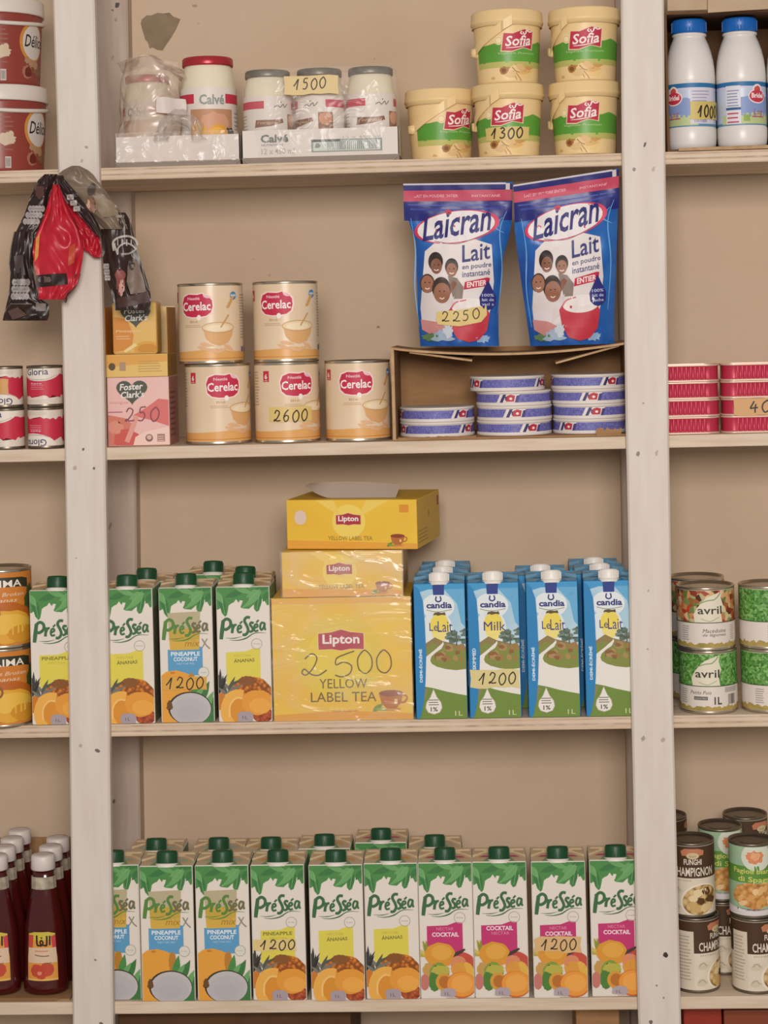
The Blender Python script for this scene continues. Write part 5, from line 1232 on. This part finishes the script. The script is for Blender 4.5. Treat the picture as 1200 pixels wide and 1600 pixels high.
# ------------------------------------------------------------------ milk bottles and their box
def make_bottle():
    t = thing('milk_bottle', '', 'bottle'); WH = nodes_mat('white_plastic', [(.2, '#d8d3cd'), (.8, '#e2ddd7')], freq=5, rough=.32)
    mb = MB(); R = .0392
    prof = [(0, .001), (.033, .001), (.0365, .003), (.0385, .010), (R, .020), (R, .034), (R-.0008, .036), (R-.0008, .104), (R, .106), (R, .116), (R*.985, .128), (R*.94, .142), (R*.86, .156), (R*.76, .168), (R*.67, .176), (R*.64, .180), (.0272, .181), (.0272, .184), (.024, .185), (.024, .19), (0, .19)]
    mb.lathe(prof, WH, n=48); mb.build('bottle_body', t)
    cb = MB(); cb.lathe([(.0255, .185), (.0272, .186), (.0272, .204), (.026, .2065), (0, .2065)], M('#1c64b4', .35), n=40)
    for i in range(36): cb.box(-.0006, .0268, .1875, .0006, .0276, .203, M('#1c64b4', .35), mat4=Matrix.Rotation(i*math.pi/18, 4, 'Z'))
    cb.build('cap', t)
    a = Art(); SK = nodes_mat('label_sky', [(.2, '#a9b9d2'), (.8, '#ccd2dc')], freq=20, rough=.35)
    a.rect(-122, 36, 122, 104, SK, 1); a.rect(-122, 97, 122, 104, '#2a6d9e', 2); a.rect(-122, 94, 122, 96, '#cfc2da', 3); a.rect(-122, 36, 122, 40, '#5a8aa4', 2)
    a.blob(0, 66, 40, 18, '#8498c4', 2, 3, .1); a.poly([(-60, 38), (40, 38), (40, 52), (0, 56), (-60, 52)], '#b7c48a', 2)
    a.ell(0, 81, 16, 11.5, '#ecdcd8', 4); a.ell(0, 91, 9, 9, '#ecdcd8', 4); a.ell(0, 81, 14.4, 9.6, '#c23548', 5); a.blob(0, 91, 6, 6, '#c4524a', 5, 3, .15); a.text('Bridel', -11, 78, 22, 8, '#f0dcd8', 6, bold=.035)
    a.text('Lait', -8, 52, 18, 9, '#b8505c', 4, shear=.2); a.rect(-11, 48, 12, 50, '#b8505c', 4)
    a.rect(-52, 38, -28, 98, '#d9d6dc', 3); a.lines(-50, 66, -30, 94, 6, '#7d8fae', 4); a.lines(-50, 40, -30, 60, 3, '#b8505c', 4); a.rect(-52, 60, -28, 64, '#2f5c8c', 4)
    a.rect(28, 40, 70, 97, '#cfccd6', 3); a.lines(31, 60, 60, 95, 7, '#9aa0b4', 4); a.text('lait', 32, 70, 16, 6, '#8d93ac', 4); a.bars(34, 42, 56, 54, '#8a84a4', 4, 10); a.rect(-24, 42, -14, 52, '#8aa84c', 3)
    lm = MB(); lm.art(a, cyl(.0386), du=4, clip=(-121, 36, 121, 104)); lm.build('paper_label', t)
    return t
bt = make_bottle(); BG = 'white milk bottles in the cardboard box'
p = put(1081.5, 231, .05); p.z = SZ[0]+.0038; p.y = .055; bt.location = p; bt.rotation_euler = (0, 0, turned(.0386, -29)); bt['label'] = 'white milk bottle with yellow price slip 100 beside the right post'; bt['group'] = BG
d2 = dup(bt, 'second white milk bottle from the right post', p+Vector((.0795, .0, 0)), turned(.0386, 21), BG)
dup(bt, 'third white milk bottle from the right post, cut off by the photo edge', p+Vector((.159, .0, 0)), turned(.0386, 10), BG)
tag_part(bt, cyl(.0392), 28, 47, 84, 75, '1000', 'yellow price tag reading 100 and more', hx=(39, 50, 80, 68), du=4, pen=2.3, l=8, mat=M('#c9b568'))
SHADECARD = nodes_mat('shaded_box_board', [(.2, '#5e4128'), (.8, '#71502f')], freq=14, rough=.85)  # shade inside the bottle box put into a darker board colour
mb = MB(); b0 = at(1043.5, 232, 0).x; bc = thing('cardboard_box', 'open cardboard box around the white milk bottles', 'box', (b0+.13, .01, SZ[0]+.0004))
mb.box(-.1295, 0, 0, .14, .19, .003, SHADECARD); mb.box(-.1295, .0, .003, -.126, .19, .214, SHADECARD); mb.box(-.126, .186, .003, .14, .19, .214, SHADECARD)
mb.box(.137, .0, .003, .14, .186, .214, SHADECARD); mb.box(-.1295, .0, .214, .14, .19, .217, SHADECARD); mb.build('box_shell', bc)
mb = MB(); r = random.Random(4)
tp = [(1042, 17), (1104, 16), (1106, 18), (1240, 8)]
q = lambda px, py, y: at(px, py, y)-bc.location
FLAP = nodes_mat('pale_cardboard', [(.2, '#b39a7c'), (.8, '#c4ad90')], freq=20, rough=.85)
mb.hexa([q(1043, 17, .004), q(1105, 15, .004), q(1105, 14, .008), q(1043, 16, .008), q(1043, -70, -.028), q(1105, -70, -.028), q(1105, -70, -.024), q(1043, -70, -.024)], FLAP)
mb.hexa([q(1106, 20, -.006), q(1260, 10, -.006), q(1260, 9, -.001), q(1106, 18, -.001), q(1106, -70, -.03), q(1260, -70, -.03), q(1260, -70, -.026), q(1106, -70, -.026)], FLAP)
mb.build('top_flap', bc)
mb = MB(); mb.hexa([q(1060, 236, -.004), q(1230, 231, -.004), q(1230, 230, .012), q(1060, 234, .012), q(1062, 231, -.006), q(1230, 226, -.006), q(1230, 225, .012), q(1062, 231, .012)], CARDL); mb.build('torn_flap', bc)

# ------------------------------------------------------------------ ketchup bottles in a tray
def make_ketchup():
    t = thing('sauce_bottle', '', 'bottle'); DR = nodes_mat('dark_red_sauce', [(.2, '#3c0d0c'), (.8, '#521413')], freq=4, rough=.12, spec=.7)
    mb = MB(); R = .0355
    prof = [(0, .001), (R*.9, .001), (R*.99, .004), (R, .01), (R, .022), (R*.97, .024), (R*.95, .05), (R*.93, .092), (R*.9, .104), (R*.8, .124), (R*.68, .146), (R*.6, .162), (.0195, .166), (.0185, .184), (.0168, .186), (.0165, .198), (0, .198)]
    mb.lathe(prof, DR, n=40, sy=.7); mb.build('bottle_body', t)
    c = MB(); c.lathe([(.0188, .196), (.0198, .197), (.0185, .217), (.0172, .2185), (.008, .2195), (0, .2195)], M('#d9cfc8', .4), n=32, sy=.95); c.build('cap', t)
    b = MB(); b.lathe([(.0196, .1655), (.0204, .166), (.0198, .184), (.0186, .185)], nodes_mat('foil_band', [(.3, '#8d8270'), (.7, '#cfc3ac')], freq=60, rough=.35), n=12, smooth=False, sy=.74); b.build('neck_band', t)
    a = Art(); a.poly([(-27, 24), (27, 24), (27, 60), (24, 78), (24, 98), (12, 101), (-12, 101), (-24, 98), (-24, 78), (-27, 60)], nodes_mat('sauce_label', [(.2, '#d98f3a'), (.8, '#e3a652')], freq=25, rough=.35), 1)
    a.poly([(-24, 88), (24, 88), (24, 98), (12, 101), (-12, 101), (-24, 98)], '#cdbb4a', 2); a.poly([(-25, 76), (-16, 76), (-14, 96), (-24, 96)], '#c9503c', 3); a.poly([(18, 76), (25, 76), (24, 96), (16, 94)], '#c9404a', 3); a.poly([(-26, 52), (26, 52), (25, 76), (-25, 76)], '#dcbfa0', 2)
    for pts, w_ in (([(-8, 96), (-7.5, 82), (-4, 80)], 3), ([(-4, 80), (0, 80), (2.5, 84), (0, 88), (-2.5, 85), (0, 81), (6, 80)], 2.6), ([(6, 80), (8.5, 81), (9, 95)], 3), ([(14, 95), (13.6, 80)], 3)): a.stroke(pts, w_, '#2c2018', 5, smooth=True)
    a.ell(0, 92, 1.4, 1.4, '#2c2018', 5); a.lines(-12, 70, 12, 75, 1, '#c98a6c', 4); a.stroke([(-12, 65), (-4, 63.5), (6, 63), (12, 63.5)], 1.4, '#6b5a44', 4)
    for x, y_, rr in ((-9, 40, 10), (8, 42, 11), (-2, 34, 8)): a.blob(x, y_, rr*1.1, rr, '#c24a34', 3, int(x+20), .06)
    a.blob(-4, 36, 4, 3, '#e08a70', 4, 3, .2); a.stroke([(6, 53), (10, 50), (15, 53)], 1.2, '#5a7a34', 4); a.rect(-27, 24, 27, 27, '#e3b860', 3)
    lm = MB()
    def mp(u, v, l):
        rr = R*(.97-.0006*(v-24))+l*EPS+.0004; an = u*.001/R
        return (rr*math.sin(an), -(rr*.7+.0004)*math.cos(an), v*.001)
    lm.art(a, mp, du=3); lm.build('paper_label', t)
    return t
kb = make_ketchup(); KG = 'dark red sauce bottles in the cardboard tray'; fst = True
KY = [.045, .096, .147, .198]
for c, (px, pbt) in enumerate(((72.5, 1551), (-1.5, 1552))):
    for k in range(4 if c else 3):
        y = KY[k]; p = put(px, pbt, KY[0]); p.z = SZ[3]+.0038; p.y = y; p.x -= .0*(k)
        lab = [['front sauce bottle beside the left post', 'second sauce bottle of the column beside the left post', 'third sauce bottle back in the column beside the left post'],
               ['front sauce bottle cut by the left photo edge', 'second sauce bottle back at the left photo edge', 'third sauce bottle back at the left photo edge', 'rearmost sauce bottle at the left photo edge']][c][k]+', dark red with white cap'
        if fst: fst = False; kb.location = p; kb['label'] = lab; kb['group'] = KG
        else: dup(kb, lab, p, 0, KG)
x1 = at(111, 1555, .01).x; kt = thing('cardboard_tray', 'brown cardboard tray holding the dark red sauce bottles', 'tray', (x1-.11, .008, SZ[3]+.0004)); kt['group'] = KG if 0 else 'trays'
del kt['group']
mb = MB(); mb.box(-.11, .0, 0, .108, .26, .003, CARD); mb.box(-.11, .256, .003, .108, .26, .19, CARD); mb.box(-.11, .003, .003, -.107, .256, .19, CARD); mb.box(.104, .05, .003, .107, .256, .17, CARD); mb.build('tray_walls', kt)
mb = MB(); mb.hexa([(-.1, -.002, .0005), (.085, -.002, .0005), (.085, .0, .0005), (-.1, .0, .0005), (-.1, -.006, .008), (.094, -.006, .006), (.094, -.004, .006), (-.1, -.004, .008)], CARD); mb.build('torn_flap', kt)

# ------------------------------------------------------------------ hanging bags on the left post
BLK = nodes_mat('black_foil', [(.2, '#241815'), (.6, '#34241f'), (.9, '#524037')], freq=10, detail=3, rough=.33, bump=.1, bfreq=28)
GRYF = nodes_mat('grey_brown_foil', [(.2, '#4a3c33'), (.6, '#7b6a58'), (.9, '#94836e')], freq=12, detail=3, rough=.36, bump=.1, bfreq=25)
REDF = nodes_mat('red_foil', [(.2, '#a81a28'), (.55, '#bd2232'), (.85, '#cc3a44')], freq=9, detail=3, rough=.36, bump=.1, bfreq=22)
def pillow_text(a, x, y, n=3, dy=17, w=28, lean=0, c='#a8a09c'):
    for i in range(n):
        a.ell(x+lean*i, y+dy*i, w/2, dy*.42, c, 2); 
        for k in range(5): a.ell(x+lean*i-w*.36+k*w*.18, y+dy*i, w*.13, dy*.5, c, 2)
        a.stroke([(x+lean*i-w*.4, y+dy*i), (x+lean*i+w*.4, y+dy*i)], 1.2, '#7d7470', 3)
hb1 = thing('hanging_sachets', 'strip of black foil sachets hanging left of the red bag on the left post', 'sachets', at(62, 285, -.03), 0)
K = dict(crumple=True, nu=34, nv=48)
a = Art(); pillow_text(a, 57, 326, 3, 10, 27, -4); a.blob(62, 300, 8, 10, '#5a3a34', 1, 4, .2); a.stroke([(46, 358), (60, 352)], 1.4, '#8d8078', 2)
sheet_item(hb1, 'sachet', [(70, 90, 272), (59, 89, 282), (53, 87, 295), (47, 86, 310), (38, 80, 335), (30, 70, 352), (20, 62, 372)], -.031, .010, BLK, a, nz=.006, seed=2, **K)
a = Art(); pillow_text(a, 33, 441, 3, 11, 29, -1); a.rect(16, 474, 50, 475.5, '#6b5a50', 2); a.poly([(12, 486), (28, 480), (42, 492), (20, 500)], '#5a4238', 1); a.poly([(22, 400), (34, 398), (40, 430), (24, 426)], '#4a3c36', 1); a.rect(56, 474, 72, 486, '#7a6e66', 1)
sheet_item(hb1, 'sachet', [(22, 62, 362), (17, 55, 385), (14, 52, 410), (16, 53, 432), (15, 57, 450), (13, 60, 464), (10, 76, 476), (6, 77, 492, -4), (4, 74, 501, -8)], -.032, .012, BLK, a, nz=.007, seed=5, **K)
local(hb1)
hb2 = thing('hanging_bag', 'crumpled red foil bag hanging on the left post between black sachets', 'bag', at(90, 290, -.04), 0)
a = Art(); a.poly([(56, 430), (80, 428), (104, 427), (106, 444), (82, 447), (57, 449)], '#2c1c1a', 1); a.blob(70, 437, 11, 5, '#6b5a52', 2, 3, .2); a.poly([(56, 372), (62, 365), (60, 400), (54, 410)], '#c98a3a', 1); a.poly([(108, 385), (118, 380), (116, 410), (106, 416)], '#b9482c', 1)
sheet_item(hb2, 'bag', [(83, 91, 288), (78, 98, 305), (73, 108, 325), (66, 116, 345), (59, 124, 362), (53, 129, 378), (51, 131, 395), (53, 128, 410), (56, 125, 428), (59, 120, 445), (61, 106, 458), (60, 101, 468, -4)], -.056, .018, REDF, a, nz=.012, seed=9, **K)
sheet_item(hb2, 'bag_fold', [(104, 120, 318), (112, 134, 335), (120, 146, 352), (126, 155, 370), (130, 158, 388), (146, 158, 402)], -.036, .008, REDF, None, nz=.006, seed=4, **K)
sheet_item(hb2, 'bottom_seal', [(117, 126, 428), (110, 122, 442), (102, 116, 452), (100, 106, 464), (101, 104, 473)], -.05, .006, nodes_mat('brown_foil', [(.2, '#3c2a22'), (.8, '#5c4438')], freq=10, rough=.35), None, nz=.003, seed=12, **K)
local(hb2)
hb3 = thing('hanging_sachets', 'strip of black and grey foil sachets hanging right of the red bag', 'sachets', at(130, 280, -.03), 0)
a = Art(); a.blob(141, 324, 7, 12, '#8f6a55', 2, 8, .45); a.blob(138, 322, 3, 9, '#c9a08a', 3, 9, .4); a.ell(143, 296, 6, 10, '#4c3f36', 2, rot=20); a.poly([(150, 300), (176, 316), (186, 336), (160, 340), (146, 320)], '#86745c', 1)
sheet_item(hb3, 'sachet', [(112, 124, 259), (98, 138, 266), (90, 146, 273), (88, 152, 282), (94, 160, 292), (104, 168, 302), (118, 178, 316), (130, 188, 330), (146, 195, 345), (158, 200, 358)], -.052, .014, GRYF, a, nz=.007, seed=1, **K)['label'] = 'greyish crumpled sachet'
a = Art(); pillow_text(a, 110, 308, 3, 9, 11, 5, '#b5ada8')
sheet_item(hb3, 'sachet', [(88, 98, 274), (90, 106, 286), (98, 120, 302), (108, 132, 318), (122, 144, 334), (136, 154, 350), (150, 160, 368)], -.058, .008, BLK, a, nz=.004, seed=21, **K)
a = Art(); pillow_text(a, 166, 416, 3, 9, 9, 1, '#b5ada8')
a.stroke([(178, 392), (177, 378), (186, 371), (200, 369), (211, 374), (215, 383)], 3.4, '#b5aca4', 2); a.stroke([(184, 397), (185, 387), (195, 380), (206, 383), (213, 390)], 2.6, '#b5aca4', 2); a.stroke([(190, 397), (202, 396), (212, 390)], 2.8, '#9c948c', 2); a.stroke([(178, 380), (184, 398)], 2.6, '#b5aca4', 2)
for xx in (183, 190, 197, 204): a.rect(xx, 374, xx+2, 384, '#b5aca4', 2)
a.poly([(200, 416), (208, 404), (216, 410), (226, 440), (228, 456), (204, 460), (198, 440)], '#7a695c', 2); a.ell(206, 414, 4.5, 8, '#2c211d', 3); a.blob(188, 440, 8, 18, '#8a4a44', 2, 4, .3); a.blob(190, 450, 4, 12, '#c99a90', 3, 6, .35); a.poly([(182, 466), (232, 456), (233, 472), (184, 482)], '#4a332b', 2); a.rect(168, 336, 194, 340, '#8d8276', 2)
sheet_item(hb3, 'sachet', [(168, 196, 332), (160, 204, 345), (157, 207, 360), (159, 212, 380), (160, 217, 400), (163, 224, 420), (168, 230, 440), (174, 235, 458), (178, 236, 472), (180, 234, 485, -12)], -.044, .016, BLK, a, nz=.008, seed=31, **K)
mb = MB(); mb.tube([at(112, 276, -.014), at(112, 275, -.046)], .0016, STEEL, 8); mb.build('hook', unit)
h = [x for x in COL.objects if x.name.startswith('hook')][0]; h.matrix_parent_inverse = Matrix.Translation(unit.location).inverted()
local(hb3)

# ------------------------------------------------------------------ cartons under the bottom shelf
def plain_box(name, label, x0, x1, y, H, m, cat='box', D=.2):
    A, B = at(x0, 1592, y).x, at(x1, 1592, y).x; t = thing(name, label, cat, ((A+B)/2, y, .0004)); mb = MB(); w = (B-A)/2
    mb.box(-w, 0, 0, w, D, H, m, bev=.002); mb.box(-w*.98, -.0006, H*.45, w*.98, .0, H*.5, CARDL); mb.build('box_body', t); return t
plain_box('cardboard_box', 'dark brown cardboard box below the bottom shelf on the left', 184, 548, .05, .402, nodes_mat('dark_cardboard', [(.2, '#4a3018'), (.8, '#5f3f22')], freq=20, rough=.8))
plain_box('cardboard_box', 'brown cardboard box below the bottom shelf near the right post', 900, 968, .07, .394, CARD)
RB = nodes_mat('red_board', [(.2, '#8a2c1c'), (.8, '#a83a24')], freq=14, rough=.5)
plain_box('red_carton', 'red carton below the bottom right shelf beside the post', 1068, 1128, .07, .394, RB, 'carton'); plain_box('red_carton', 'brownish red carton below the bottom right shelf at the photo edge', 1131, 1215, .065, .392, nodes_mat('red_brown_board', [(.2, '#7a3a22'), (.8, '#8f4a2c')], freq=14, rough=.5), 'carton')
